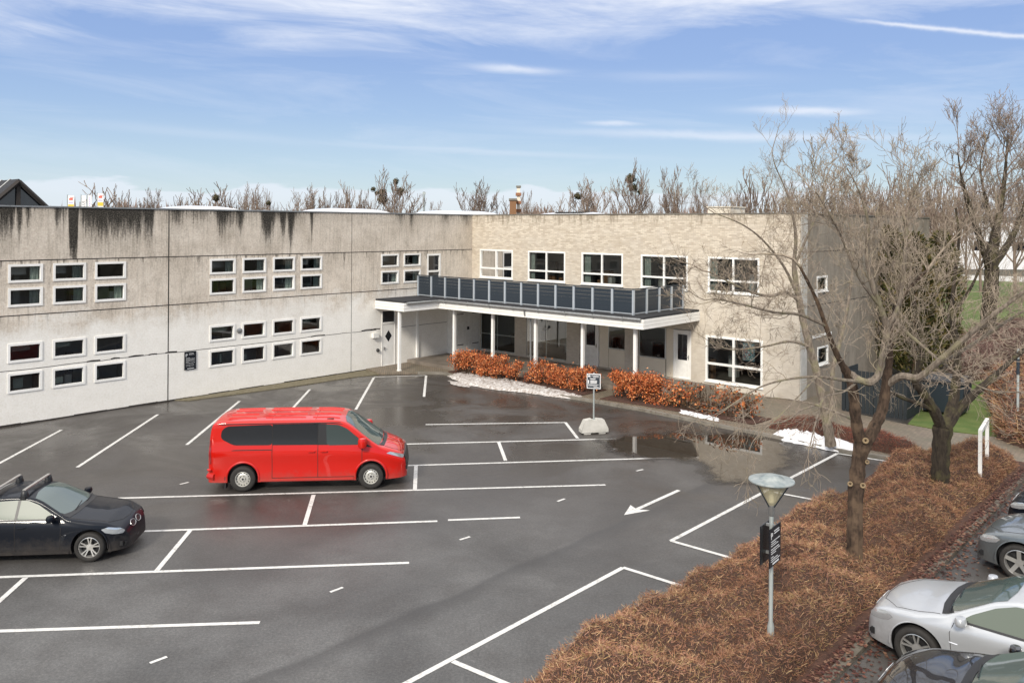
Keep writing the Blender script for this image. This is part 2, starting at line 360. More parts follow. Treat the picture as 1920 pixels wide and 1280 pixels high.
def m_brick(nt, p, v):
    sp = N(nt, 'ShaderNodeSeparateXYZ'); link(nt, v, sp.inputs[0]); X, Y, Z = sp.outputs
    cb = N(nt, 'ShaderNodeCombineXYZ'); link(nt, mth(nt, 'ADD', X, Y), cb.inputs[0]); link(nt, Z, cb.inputs[1])
    br = N(nt, 'ShaderNodeTexBrick'); br.inputs['Scale'].default_value = 1; br.inputs['Brick Width'].default_value = .24; br.inputs['Row Height'].default_value = .075
    br.inputs['Mortar Size'].default_value = .009; br.inputs['Mortar Smooth'].default_value = .3; link(nt, cb.outputs[0], br.inputs['Vector'])
    br.inputs['Color1'].default_value = (.68, .60, .48, 1); br.inputs['Color2'].default_value = (.43, .355, .27, 1); br.inputs['Mortar'].default_value = (.42, .37, .30, 1)
    big = noise(nt, v, .6, 5, .6, .4); mid = noise(nt, v, 3, 5, .65)
    c = br.outputs[0]
    # thin cream wash, patchy, stronger low down
    k = mth(nt, 'ADD', mth(nt, 'MULTIPLY', mth(nt, 'SUBTRACT', 7.2, Z), .13), mth(nt, 'MULTIPLY', mth(nt, 'SUBTRACT', noise(nt, v, 1.3, 6, .7), .5), 1.5))
    k = ramp(nt, k, [(.0, .15), (.45, .58), (.9, .84)])
    c = mixc(nt, k, c, mixc(nt, ramp(nt, big, [(.35, 0), (.65, 1)]), (.63, .58, .505), (.50, .455, .39)))
    c = mixc(nt, mth(nt, 'MULTIPLY', ramp(nt, mid, [(.5, 0), (.75, 1)]), .35), c, (.34, .27, .18))
    wh = mth(nt, 'MULTIPLY', ramp(nt, noise(nt, v, 1, 4, .7, 0, (3.5, 3.5, 9)), [(.62, 0), (.72, 1)]), .5)
    c = mixc(nt, wh, c, (.70, .63, .53))
    # dark grime under the coping
    dep = mth(nt, 'SUBTRACT', 8.0, Z)
    fine = noise(nt, v, 1, 5, .75, 0, (3.5, 3.5, .7))
    g = mth(nt, 'SUBTRACT', mth(nt, 'ADD', mth(nt, 'MULTIPLY', ramp(nt, fine, [(.45, 0), (.8, 1)]), 1.7), mth(nt, 'MULTIPLY', mth(nt, 'SUBTRACT', noise(nt, v, 7, 5, .7), .4), 1.1)), dep)
    c = mixc(nt, ramp(nt, g, [(0, 0), (.9, .72)]), c, (.14, .11, .07))
    # the gable on the right side is unpainted, weathered, and its colour darkened for shade
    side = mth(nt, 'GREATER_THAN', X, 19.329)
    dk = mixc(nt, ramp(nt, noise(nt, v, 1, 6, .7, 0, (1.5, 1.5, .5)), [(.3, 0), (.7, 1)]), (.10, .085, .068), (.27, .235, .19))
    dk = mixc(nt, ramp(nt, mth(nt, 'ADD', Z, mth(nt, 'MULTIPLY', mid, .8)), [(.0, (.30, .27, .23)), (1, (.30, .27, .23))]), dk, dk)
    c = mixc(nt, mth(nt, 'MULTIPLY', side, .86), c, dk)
    setc(nt, p, c); bump(nt, p, br.outputs['Fac'], -.25, .01)
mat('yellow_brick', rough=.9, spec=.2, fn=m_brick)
mottled('white_paint', (.84, .83, .80), (.76, .745, .70), 2, .5, None, spec=.4)
mottled('white_boards', (.82, .81, .77), (.70, .69, .65), 5, .6, None)
mottled('beige_panel', (.76, .69, .57), (.70, .63, .51), 1.2, .6)
mottled('roof_felt', (.022, .023, .026), (.04, .04, .043), 3, .85, 30, .3)
mat('joint_dark', (.03, .025, .022), .9)
mat('interior_wall', (.62, .61, .58), .9); mat('interior_floor', (.14, .12, .10), .7); mat('interior_dark', (.05, .05, .05), .9)
mottled('curtain_cloth', (.42, .47, .42), (.30, .34, .31), 5, .9)
mat('slate_board', (.020, .029, .040), .45); mat('alu_post', (.52, .57, .62), .35, .5)
mottled('zinc', (.36, .37, .37), (.26, .26, .25), 8, .4, None, metal=.6)
mat('galvanised', (.48, .52, .50), .4, .55)
mat('black_plastic', (.012, .012, .013), .45); mat('sign_black', (.010, .012, .016), .25); mat('sign_white', (.75, .75, .75), .5)
mat('skylight_white', (.72, .72, .72), .3, coat=.3)
mat('rusty_wood', (.22, .11, .05), .8); mat('brick_red', (.28, .13, .07), .9)
def m_glass(name, tint, k0=.06, rough=.01):
    m = bpy.data.materials.new(name); m.use_nodes = True; nt = m.node_tree; nt.nodes.clear()
    o = N(nt, 'ShaderNodeOutputMaterial'); t = N(nt, 'ShaderNodeBsdfTransparent'); t.inputs[0].default_value = (*tint, 1)
    g = N(nt, 'ShaderNodeBsdfGlossy'); g.inputs['Roughness'].default_value = rough
    f = N(nt, 'ShaderNodeFresnel'); f.inputs[0].default_value = 1.5
    mx = N(nt, 'ShaderNodeMixShader'); link(nt, mth(nt, 'ADD', f.outputs[0], k0, True), mx.inputs[0])
    link(nt, t.outputs[0], mx.inputs[1]); link(nt, g.outputs[0], mx.inputs[2]); link(nt, mx.outputs[0], o.inputs[0]); MATS[name] = m
m_glass('window_glass', (.66, .70, .69), .02)
mat('lamp_glass', (.62, .56, .36), .25); MATS['lamp_glass'].node_tree.nodes['Principled BSDF'].inputs['Alpha'].default_value = .5
m_glass('clear_glass', (.72, .80, .78), .06)
mat('dark_glass', (.012, .014, .018), .04, 0, .8)
def m_attr(name, rough=.85, mul=1.0, spec=.2):
    def fn(nt, p, v):
        a = N(nt, 'ShaderNodeAttribute'); a.attribute_name = 'tint'; setc(nt, p, a.outputs['Color'])
    return mat(name, (.3, .3, .3), rough, 0, spec, fn)
m_attr('twig_tint'); m_attr('leaf_tint', .7)
def m_bark(name, a, b, c3):
    def fn(nt, p, v):
        n = noise(nt, v, 1, 6, .7, .3, (16, 16, 4)); n2 = noise(nt, v, 3.0, 4)
        c = mixc(nt, ramp(nt, n, [(.35, 0), (.65, 1)]), a, b)
        c = mixc(nt, ramp(nt, n2, [(.5, 0), (.62, .7)]), c, c3); setc(nt, p, c); bump(nt, p, n, .8, .03)
    return mat(name, a, .9, 0, .2, fn)
m_bark('bark_brown', (.090, .060, .042), (.022, .016, .012), (.14, .095, .062))
m_bark('bark_grey', (.27, .225, .18), (.10, .08, .062), (.22, .20, .12))
m_bark('bark_twig', (.34, .28, .22), (.22, .175, .135), (.26, .22, .15))
m_bark('bark_dark', (.06, .047, .034), (.025, .02, .016), (.09, .08, .04))
m_bark('bark_far', (.24, .175, .14), (.17, .13, .105), (.23, .19, .14))
m_bark('bark_mid', (.25, .20, .15), (.12, .09, .065), (.30, .25, .19))
mottled('evergreen', (.045, .055, .014), (.11, .105, .03), 6, .9)
mottled('mistletoe', (.08, .07, .035), (.05, .045, .025), 5, .9)
mottled('bedfill', (.045, .026, .019), (.085, .048, .034), 8, .95, 14, 1)
# car paints, with road grime low down
def grime(name):
    m = MATS[name]; nt = m.node_tree; p = nt.nodes['Principled BSDF']; b = tuple(p.inputs['Base Color'].default_value)[:3]
    tc = N(nt, 'ShaderNodeTexCoord'); v = tc.outputs['Object']; sp = N(nt, 'ShaderNodeSeparateXYZ'); link(nt, v, sp.inputs[0])
    n = noise(nt, v, 6, 5, .7); k = mth(nt, 'ADD', mth(nt, 'MULTIPLY', mth(nt, 'SUBTRACT', .55, sp.outputs[2]), 1.6), mth(nt, 'MULTIPLY', mth(nt, 'SUBTRACT', n, .5), 1.0))
    k = mth(nt, 'MULTIPLY', ramp(nt, k, [(0, 0), (.7, 1)]), .5)
    setc(nt, p, mixc(nt, k, b, (.10, .085, .07))); r0 = p.inputs['Roughness'].default_value; setr(nt, p, mth(nt, 'ADD', mth(nt, 'MULTIPLY', k, .5), r0))
    nt.links.new(mth(nt, 'SUBTRACT', p.inputs['Coat Weight'].default_value, k, True), p.inputs['Coat Weight'])
mat('paint_red', (.50, .007, .002), .36, 0, .15, coat=.95); mat('paint_navy', (.004, .006, .011), .42, .0, .12, coat=.35)
mat('paint_silver', (.50, .515, .53), .35, .4, .5, coat=.7); mat('paint_grey', (.15, .17, .18), .3, .5, .5, coat=1)
mat('paint_black', (.003, .003, .004), .25, 0, .3, coat=1)
for _n in ('paint_red', 'paint_navy', 'paint_silver', 'paint_grey', 'paint_black'): grime(_n)
mottled('tyre', (.022, .021, .020), (.035, .032, .029), 12, .8)
mat('alloy', (.62, .61, .58), .3, .8); mat('steel_rim', (.55, .54, .50), .42, .45); mat('chrome', (.8, .8, .8), .12, 1)
mat('headlamp', (.55, .58, .60), .08, .6, coat=1); mat('tail_red', (.25, .01, .01), .15, coat=1); mat('amber', (.6, .22, .02), .3)
M = MATS
# ------------------------------------------------------------------ ground, lots, paths
def struct(o, name=None): o['kind'] = 'structure'; return o
LOCROT = -TH
def lq(o): o.location = C0; o.rotation_euler = (0, 0, LOCROT); return o      # objects modelled in the building frame
g_ = MB(); g_.add([(-900, -500, -.06), (900, -500, -.06), (900, 1500, -.06), (-900, 1500, -.06)], [(0, 1, 2, 3)]); struct(g_.build('ground', M['ground_soil']))
a_ = MB(); a_.poly([W(-30 if y < 0 else 0, y)[:2] for y in ()] or [tuple(W(*p)[:2]) for p in ((-3, -90), (27.4, -90), (27.4, 1), (-3, 1))], .004)
lot = struct(a_.build('parking_lot', M['asphalt']))
# raised right-hand lot with its kerb
r_ = MB(); r_.box(28.86, 70, -70, -6.0, -.05, .40); struct(lq(r_.build('right_parking_lot', M['asphalt_old'])))
k_ = MB()
for i in range(64): k_.box(28.70, 28.855, -70+i*1.0+.006, -69+i*1.0-.006, 0, .47)
struct(lq(k_.build('kerb', M['kerb_dark'])))
b_ = MB()
rng = random.Random(3)
xs = [25.05, 25.5, 26, 26.5, 27, 27.5, 28, 28.35, 28.69]; ys = [-70+i*.6 for i in range(109)]
vs = [(x, y, [0.01, .10, .18, .24, .3, .34, .36, .38, .39][i]+rng.uniform(-.02, .03)*(0 < i < 8)) for i, x in enumerate(xs) for y in ys]
ny = len(ys); b_.add(vs, [(i*ny+j, (i+1)*ny+j, (i+1)*ny+j+1, i*ny+j+1) for i in range(len(xs)-1) for j in range(ny-1)])
struct(lq(b_.build('planting_bed', M['bed_soil'], smooth=True)))
# paved walkway between the asphalt and the brick wing, and on to the right
edge = [(0.0, -7.6), (1.3, -7.9), (2.6, -6.4), (3.6, -5.55), (6.7, -6.1), (9.7, -5.95), (12.3, -5.75), (15.1, -5.7), (18.8, -6.0), (21.5, -6.15), (24.0, -6.4), (27.0, -5.6), (28.9, -5.2), (42, -5.0)]
w_ = MB(); w_.poly(edge+[(42, -.4), (27.2, -.9), (25.2, -1.35), (23.9, -1.2), (21.3, -.5), (21.3, 3), (0.0, 3)], -.05, .10); struct(lq(w_.build('paved_walkway', M['pavers'])))
k_ = MB()
for (x0, y0), (x1, y1) in zip(edge[2:12], edge[3:13]):
    d = Vector((x1-x0, y1-y0, 0)); n = max(1, round(d.length/.9)); dn = d.normalized(); c = Vector((-dn.y, dn.x, 0))
    for i in range(n):
        m_ = Vector((x0, y0, 0))+d*((i+.5)/n)
        k_.obox(m_+Vector((0, 0, .04))-c*.06, dn, c, (0, 0, 1), d.length/n/2-.006, .07, .078)
struct(lq(k_.build('walkway_kerb', M['kerb_stone'])))
s_ = MB(); s_.poly([(3.7, -5.4), (6.7, -5.95), (9.7, -5.8), (12.0, -5.6), (12.1, -3.7), (3.9, -4.35)], .11, .14); struct(lq(s_.build('hedge_bed', M['bed_soil'])))
s_ = MB(); s_.poly([(13.0, -5.45), (15.1, -5.3), (19.8, -5.25), (19.9, -3.9), (13.0, -3.6)], .11, .135); struct(lq(s_.build('hedge_bed', M['bed_soil'])))
s_ = MB(); s_.poly([(0.05, -4.9), (3.6, -4.9), (4.1, -4.3), (12.1, -3.3), (13.2, -3.2), (14.8, -1.4), (15.5, -.02), (.05, -.02)], .05, .27); struct(lq(s_.build('terrace', M['slab_concrete'])))
s_ = MB(); s_.poly([(0.02, -17.6), (.55, -17.2), (1.0, -13.0), (1.15, -9.0), (1.45, -7.9), (0.02, -6.9)], .004, .035); struct(lq(s_.build('gravel_strip', M['moss_gravel'])))
# lawn, gravel road and far ground on the right
l_ = MB(); l_.poly([(23.95, -1.15), (25.2, -1.3), (27.2, -.85), (60, -.3), (75, 60), (13.4, 97), (-20, 92), (15, 40), (21.4, 18.3)], -.05, .12); struct(lq(l_.build('lawn', M['grass'])))
l_ = MB(); l_.poly([(-26, 92), (13.4, 97.2), (75, 60.2), (80, 72), (15, 112), (-30, 105)], -.05, .13); struct(lq(l_.build('gravel_road', M['light_concrete'])))

# painted markings: children of the lot
def px_line(p, q, w=.11, name='bay_line', z=.009):
    a = gp(*p); b = gp(*q); d = (b-a).normalized(); n = Vector((-d.y, d.x, 0))*w/2
    m = MB(); k = max(2, int((b-a).length/.5))
    vs = []
    for i in range(k+1):
        c = a+(b-a)*(i/k); vs += [(*(c+n)[:2], z), (*(c-n)[:2], z)]
    m.add(vs, [(2*i, 2*i+1, 2*i+3, 2*i+2) for i in range(k)]); return m.build(name, M['line_paint'], lot)
ZL = [.009, .0125]
for p, q in [((-30, 884), (115, 806)), ((145, 876), (296, 777)), ((350, 834), (449, 752)), ((540, 775), (581, 730)), ((667, 768), (701, 708)),
             ((798, 796), (1060, 792)), ((742, 833), (1220, 821)), ((755, 873), (1264, 858)), ((220, 934), (1135, 909)), ((266, 996), (820, 977)), ((840, 975), (975, 970)),
             ((-60, 1084), (767, 1055)), ((-60, 1185), (487, 1167)), ((690, 1319), (1168, 1064)), ((1258, 1014), (1570, 850))]: px_line(p, q)
for p, q in [((701, 707), (799, 704)), ((799, 704), (795, 744)), ((1060, 792), (1083, 822)), ((935, 829), (948, 864)), ((780, 873), (778, 918)), ((588, 928), (571, 985)), ((357, 994), (294, 1070)),
             ((48, 1083), (-20, 1144)), ((1168, 1064), (1330, 1115)), ((849, 1240), (1020, 1312)), ((1258, 1014), (1420, 1060)), ((1446, 922), (1590, 949)), ((1570, 850), (1700, 871))]: px_line(p, q, z=.0125)
for p, q in [((337, 908), (354, 904)), ((862, 1012), (881, 1006)), ((1045, 940), (1059, 935)), ((619, 1110), (643, 1101)), ((281, 1243), (313, 1231)), ((1193, 883), (1206, 880)), ((1150, 842), (1160, 840))]: px_line(p, q, .07, 'lane_dash')
ar = MB(); t0 = gp(1273, 919); t1 = gp(1170, 965.5); d = (t1-t0).normalized(); n = Vector((-d.y, d.x, 0)); L_ = (t1-t0).length
P = [t0+n*.06, t0+d*(L_-.62)+n*.06, t0+d*(L_-.75)+n*.3, t1, t0+d*(L_-.75)-n*.3, t0+d*(L_-.62)-n*.06, t0-n*.06]
ar.poly([p[:2] for p in P], .009); ar.build('arrow_marking', M['line_paint'], lot)

# puddles and meltwater
def wavy(pts, amp, seed, n=5):
    r = random.Random(seed); out = []
    for i in range(len(pts)):
        a = Vector(pts[i]); b = Vector(pts[(i+1) % len(pts)]); d = b-a; nn = Vector((-d.y, d.x)).normalized() if d.length > 0 else Vector((0, 0))
        for k in range(n): out.append(a+d*(k/n)+nn*r.uniform(-amp, amp)*(k > 0))
    return out
def puddle(pxs, seed, amp=.12, z=.016):
    out = [Vector(p) for p in wavy([gp(*p)[:2] for p in pxs], amp, seed)]; n = len(out); ex = []; g = .16
    def dist(p): return min((p-(a+(b-a)*max(0, min(1, (p-a).dot(b-a)/max((b-a).length_squared, 1e-9))))).length for a, b in zip(out, out[1:]+out[:1]))
    x = min(p.x for p in out)
    while x < max(p.x for p in out):
        y = min(p.y for p in out)
        while y < max(p.y for p in out):
            p = Vector((x, y)); c = False
            for a, b in zip(out, out[1:]+out[:1]):
                if (a.y > p.y) != (b.y > p.y) and p.x < (b.x-a.x)*(p.y-a.y)/(b.y-a.y)+a.x: c = not c
            if c and dist(p) > .07: ex.append(p)
            y += g
        x += g
    vs, _, fs, *_ = geometry.delaunay_2d_cdt(out+ex, [], [list(range(n))], 1, 1e-5)
    me = bpy.data.meshes.new('puddle'); me.from_pydata([(v.x, v.y, z) for v in vs], [], fs); me.materials.append(M['puddle_water'])
    ca = me.color_attributes.new('tint', 'FLOAT_COLOR', 'POINT'); arr = []
    for v in vs: d = min(1, dist(v)/1.35); arr += [d, d, d, 1]
    ca.data.foreach_set('color', arr); o = bpy.data.objects.new('puddle', me); col.objects.link(o); return struct(o)
puddle([(1100, 824), (1150, 814), (1200, 808), (1262, 806), (1330, 808), (1395, 808), (1440, 806), (1490, 815), (1512, 840), (1506, 876), (1455, 905), (1402, 916), (1335, 912), (1300, 893), (1300, 876), (1262, 868), (1205, 866), (1140, 852)], 1)

# ------------------------------------------------------------------ snow remains
def snow(outline, h, seed, label, m='snow', base=.02, step=.13):
    r = random.Random(seed); pts = [Vector(p[:2]) for p in outline]
    cx = [p.x for p in pts]; cy = [p.y for p in pts]
    out = wavy(pts, .07, seed, 6)
    def dist(p):
        return min(((p-(a+(b-a)*max(0, min(1, (p-a).dot(b-a)/max((b-a).length_squared, 1e-9))))).length) for a, b in zip(out, out[1:]+out[:1]))
    n = len(out); extra = []; x = min(cx)
    def inside(p):
        c = False
        for a, b in zip(out, out[1:]+out[:1]):
            if (a.y > p.y) != (b.y > p.y) and p.x < (b.x-a.x)*(p.y-a.y)/(b.y-a.y)+a.x: c = not c
        return c
    while x < max(cx):
        y = min(cy)
        while y < max(cy):
            p = Vector((x+r.uniform(-.04, .04), y+r.uniform(-.04, .04)))
            if inside(p) and dist(p) > .04: extra.append(p)
            y += step
        x += step
    vs, _, fs, *_ = geometry.delaunay_2d_cdt(out+extra, [], [list(range(n))], 1, 1e-5)
    me = MB(); V = []
    for v in vs:
        dd = dist(v); V.append((v.x, v.y, base+h*(1-math.exp(-dd/.16))*(.65+.5*r.random())))
    me.add(V, fs); o = me.build('snow_heap', M[m], smooth=60)
    return tag(o, label, 'snow', 'snow remains along the kerb')
snow([gp(*p) for p in ((838, 706), (870, 700), (920, 708), (975, 717), (1030, 730), (1098, 745), (1094, 750), (1040, 745), (985, 737), (925, 731), (870, 721))], .17, 2, 'long dirty snow strip along the kerb in front of the orange hedges', 'dirty_snow')
snow([gp(*p) for p in ((1274, 773), (1300, 779), (1349, 790), (1345, 795), (1300, 786), (1275, 779))], .12, 3, 'small white snow strip on the walkway edge below the sparse hedge', base=.11, step=.08)
snow([gp(*p) for p in ((1440, 818), (1475, 812), (1520, 815), (1560, 826), (1612, 845), (1608, 853), (1570, 848), (1520, 838), (1475, 829))], .30, 4, 'thick bright white snow bank beside the brown shrubs at the right')
snow([gp(*p) for p in ((838, 714), (860, 716), (884, 722), (880, 727), (850, 722))], .03, 6, 'thin scattered slush patch left of the long snow strip', 'dirty_snow', step=.09)

# ------------------------------------------------------------------ walls with openings
def wall(mb, a0, a1, z0, z1, holes, fn, depth=.28, mi=0):
    A = sorted({a0, a1, *[h[0] for h in holes], *[h[1] for h in holes]}); Z = sorted({z0, z1, *[h[2] for h in holes], *[h[3] for h in holes]})
    def hole(a, z): return any(h[0] < a < h[1] and h[2] < z < h[3] for h in holes)
    for i in range(len(A)-1):
        j = 0
        while j < len(Z)-1:
            if hole((A[i]+A[i+1])/2, (Z[j]+Z[j+1])/2): j += 1; continue
            k = j
            while k+1 < len(Z)-1 and not hole((A[i]+A[i+1])/2, (Z[k+1]+Z[k+2])/2): k += 1
            for d in (0, depth):
                mb.add([fn(A[i], d, Z[j]), fn(A[i+1], d, Z[j]), fn(A[i+1], d, Z[k+1]), fn(A[i], d, Z[k+1])], [(0, 1, 2, 3)], mi)
            j = k+1
    for h in holes:
        q = [(h[0], h[2]), (h[1], h[2]), (h[1], h[3]), (h[0], h[3])]
        for i in range(4):
            (a, z), (b, y) = q[i], q[(i+1) % 4]
            mb.add([fn(a, 0, z), fn(b, 0, y), fn(b, depth, y), fn(a, depth, z)], [(0, 1, 2, 3)], mi)
FL = lambda a, d, z: (-d, a, z)                    # left wing, a = Y', d inwards
FB = lambda a, d, z: (a, d, z)                     # brick wing front
XR = 19.33
FR = lambda a, d, z: (XR-d, a, z)                  # brick wing right side
def bar(mb, fn, a0, a1, z0, z1, d0, d1):
    p = [fn(a, d, z) for d in (d0, d1) for a, z in ((a0, z0), (a1, z0), (a1, z1), (a0, z1))]
    mb.add(p, [(0, 1, 2, 3), (4, 5, 6, 7), (0, 1, 5, 4), (1, 2, 6, 5), (2, 3, 7, 6), (3, 0, 4, 7)])
def frame_rect(mb, fn, a0, a1, z0, z1, t, d0, d1, mull=(), trans=(), tm=None):
    tm = tm or t
    bar(mb, fn, a0, a1, z1-t, z1, d0, d1); bar(mb, fn, a0, a1, z0, z0+t, d0, d1)
    bar(mb, fn, a0, a0+t, z0+t, z1-t, d0, d1); bar(mb, fn, a1-t, a1, z0+t, z1-t, d0, d1)
    for m in mull: bar(mb, fn, m-tm/2, m+tm/2, z0+t, z1-t, d0, d1)
    edges = [a0+t]+[e for m in mull for e in (m-tm/2, m+tm/2)]+[a1-t]
    for z in trans:
        for i in range(0, len(edges), 2): bar(mb, fn, edges[i], edges[i+1], z-tm/2, z+tm/2, d0, d1)
rw = random.Random(11)
def window(parent, fn, a0, a1, z0, z1, t=.07, mull=(), trans=(), d=-.018, proud=True, curtain=None, sill=True, glass='window_glass', tm=None):
    f = MB(); e = .015
    frame_rect(f, fn, a0-(.0 if not proud else e), a1+(e if proud else 0), z0-(e if proud else 0), z1+(e if proud else 0), t, d, .09, mull, trans, tm)
    w = f.build('window', M['white_paint'], parent)
    g = MB(); g.add([fn(a0+.02, .05, z0+.02), fn(a1-.02, .05, z0+.02), fn(a1-.02, .05, z1-.02), fn(a0+.02, .05, z1-.02)], [(0, 1, 2, 3)]); g.build('pane', M[glass], w)
    if sill:
        s = MB(); bar(s, fn, a0-.05, a1+.05, z0-.055, z0-.0155, d-.05, d+.012); s.build('sill', M['white_paint'], w)
    if curtain:
        for (c0, c1) in curtain:
            q = MB(); n = max(4, int(abs(c1-c0)/.05)); vs = []
            for i in range(n+1):
                a = c0+(c1-c0)*i/n; dd = .17+.035*math.sin(i*2.1)
                vs += [fn(a, dd, z0+.0), fn(a, dd, z1-.02)]
            q.add(vs, [(2*i, 2*i+2, 2*i+3, 2*i+1) for i in range(n)]); q.build('curtain', M['curtain_cloth'], w)
    return w
def interior(parent, boxes, name='interior'):
    """rooms: open-fronted boxes (x0,x1,y0,y1,z0,z1, open side) seen through the panes"""
    m = MB()
    for x0, x1, y0, y1, z0, z1, op in boxes:
        m.add([(x0, y0, z0), (x1, y0, z0), (x1, y1, z0), (x0, y1, z0)], [(0, 1, 2, 3)], 1)
        m.add([(x0, y0, z1), (x1, y0, z1), (x1, y1, z1), (x0, y1, z1)], [(0, 1, 2, 3)], 0)
        if op != '-y': m.add([(x0, y0, z0), (x1, y0, z0), (x1, y0, z1), (x0, y0, z1)], [(0, 1, 2, 3)], 0)
        m.add([(x0, y1, z0), (x1, y1, z0), (x1, y1, z1), (x0, y1, z1)], [(0, 1, 2, 3)], 0)
        m.add([(x0, y0, z0), (x0, y1, z0), (x0, y1, z1), (x0, y0, z1)], [(0, 1, 2, 3)], 0)
        if op != '+x': m.add([(x1, y0, z0), (x1, y1, z0), (x1, y1, z1), (x1, y0, z1)], [(0, 1, 2, 3)], 0)
    return m.build(name, [M['interior_wall'], M['interior_floor']], parent)

# ------------------------------------------------------------------ concrete wing (left)
cw = thing('concrete_building', 'long pale concrete panel building with black algae streaks and small white framed windows', 'building', C0, LOCROT)
COLS1 = [(-23.83, -22.70), (-22.32, -21.17), (-20.81, -19.65)]; COLS2 = [(-16.05, -14.87), (-14.51, -13.35), (-12.97, -11.83), (-11.48, -10.31)]; COLS3 = [(-6.66, -5.50), (-5.14, -3.97)]
ROWS = [(5.21, 5.85), (4.33, 4.99), (2.30, 2.97), (1.20, 1.90)]
holes = []; wins = []
for cols, rows in ((COLS1, ROWS), (COLS2, ROWS), (COLS3, ROWS[:2])):
    for c in cols:
        for r in rows: holes.append((*c, *r)); wins.append((*c, *r))
for c in ((-28.5, -27.4), (-30.1, -29.0), (-31.6, -30.5)):
    for r in ROWS: holes.append((*c, *r)); wins.append((*c, *r))
DOOR = (-6.60, -5.70, .06, 2.97); BDOOR = (-3.47, -2.50, 3.62, 5.80)
wm = MB(); wall(wm, -40, 0, -.05, 7.95, holes+[DOOR, BDOOR], FL)
wm.box(-30, -.29, -40, -39.7, -.05, 7.95); wm.box(-30, -29.7, -39.69, 20, -.05, 7.95); wm.box(-29.69, 0, 19.7, 20, -.05, 7.95)
wm.box(-.28, 0, .29, 19.69, 6.0, 7.95)
wm.build('wall', M['concrete_panel'], cw)
rf = MB(); rf.box(-29.6, -.3, -39.6, 19.6, 7.3, 7.45); rf.build('roof', M['roof_felt'], cw)
cp = MB()
y = -40
while y < -.2: cp.box(-.32, .035, y+.006, min(y+3.6, 0)-.006, 7.955, 8.01); y += 3.6
cp.build('coping', M['zinc'], cw)
def joint_poly(mb, fn, pts, w, d=-.004):
    for (a, z), (b, y) in zip(pts, pts[1:]):
        dv = Vector((b-a, y-z)); nn = Vector((-dv.y, dv.x)).normalized()*w/2
        mb.add([fn(a-nn.x, d, z-nn.y), fn(a+nn.x, d, z+nn.y), fn(b+nn.x, d, y+nn.y), fn(b-nn.x, d, y-nn.y)], [(0, 1, 2, 3)])
for z, ye in ((6.0, -.05), (4.0, -.05)):
    j = MB(); bar(j, FL, -40, ye, z-.018, z+.018, -.004, .01); j.build('panel_joint', M['joint_dark'], cw)
for yv, w in ((-17.88, .022), (-8.53, .012), (-27.2, .022), (-36.5, .022)):
    for k, (z0, z1) in enumerate(((0, 1.97), (2.04, 3.98), (4.02, 5.98), (6.02, 7.95))):
        j = MB(); bar(j, FL, yv-w, yv+w, z0, z1, -.003, .01); j.build('panel_joint', M['joint_dark'], cw)
j = MB(); rj = random.Random(5)
pts = []; y = -40.0
while y < -6.7: pts.append((y, 2.005+rj.uniform(-.012, .012)+(.03 if -22 < y < -18 or -11.5 < y < -9 else 0)*rj.random())); y += rj.uniform(.15, .6)
joint_poly(j, FL, pts, .022)
for yb, wd in ((-21.1, .5), (-20.2, .35), (-19.5, .6), (-18.7, .35), (-18.0, .5), (-10.9, .8), (-7.9, .9), (-7.3, .6)):
    joint_poly(j, FL, [(yb, 2.03), (yb+wd*.4, 2.045+.02*rj.random()), (yb+wd, 2.035)], .05, -.006)
joint_poly(j, FL, [(-5.6, 2.0), (-3.0, 2.01), (-2.0, 2.0)], .02)
j.build('panel_joint', M['joint_dark'], cw, label='cracked irregular joint at two metres height')
j = MB(); y = -40.0
while y < -8.6:
    n_ = y+rj.uniform(.4, 1.4); bar(j, FL, y, n_-.0, .0, .05+rj.uniform(0, .03), -.004, .01); y = n_
j.build('wall_base_gap', M['joint_dark'], cw)
for i, w in enumerate(wins):
    cur = None
    if w[2] > 4 and i % 5 != 3: cur = [(w[1]-.32-.1*rw.random(), w[1]-.05)]
    window(cw, FL, *w, t=.085, curtain=cur, sill=False, d=-.03)
# ground-floor door with diamond pane, and transom light
d_ = MB(); a0, a1 = DOOR[:2]; bar(d_, FL, a0+.05, a1-.05, .08, 2.22, .0, .05)
dr = d_.build('door', M['white_paint'], cw, label='white door with a dark diamond-shaped pane')
q = MB(); cy_, cz_ = (a0+a1)/2, 1.62
q.prism([(cy_-.22, cz_), (cy_, cz_-.3), (cy_+.22, cz_), (cy_, cz_+.3)], -.006, .0, lambda a, b, d: FL(a, d, b)); q.build('diamond_pane', M['dark_glass'], dr)
q = MB(); q.tube([FL(a0+.13, -.05, 1.08), FL(a0+.13, -.05, .92)], .018, 6); q.tube([FL(a0+.13, -.05, 1.02), FL(a0+.26, -.05, 1.02)], .012, 6); q.build('handle', M['black_plastic'], dr)
f = MB(); frame_rect(f, FL, a0, a1, .06, 2.97, .05, -.02, .06, (), ()); bar(f, FL, a0+.05, a1-.05, 2.24, 2.34, -.02, .06); f.build('door_frame', M['white_paint'], cw)
q = MB(); bar(q, FL, a0+.05, a1-.05, 2.34, 2.92, .03, .04); q.build('transom_pane', M['dark_glass'], cw)
# balcony door
w = window(cw, FL, -3.47, -2.50, 3.62, 5.80, .1, (), (4.86,), sill=False, glass='dark_glass')
tag(w, 'white glazed balcony door'); w.name = 'balcony_door'
interior(cw, [(-5, -.30, -39.5, -.2, 4.0, 6.5, '+x'), (-5, -.30, -39.5, -.2, .1, 3.4, '+x')])
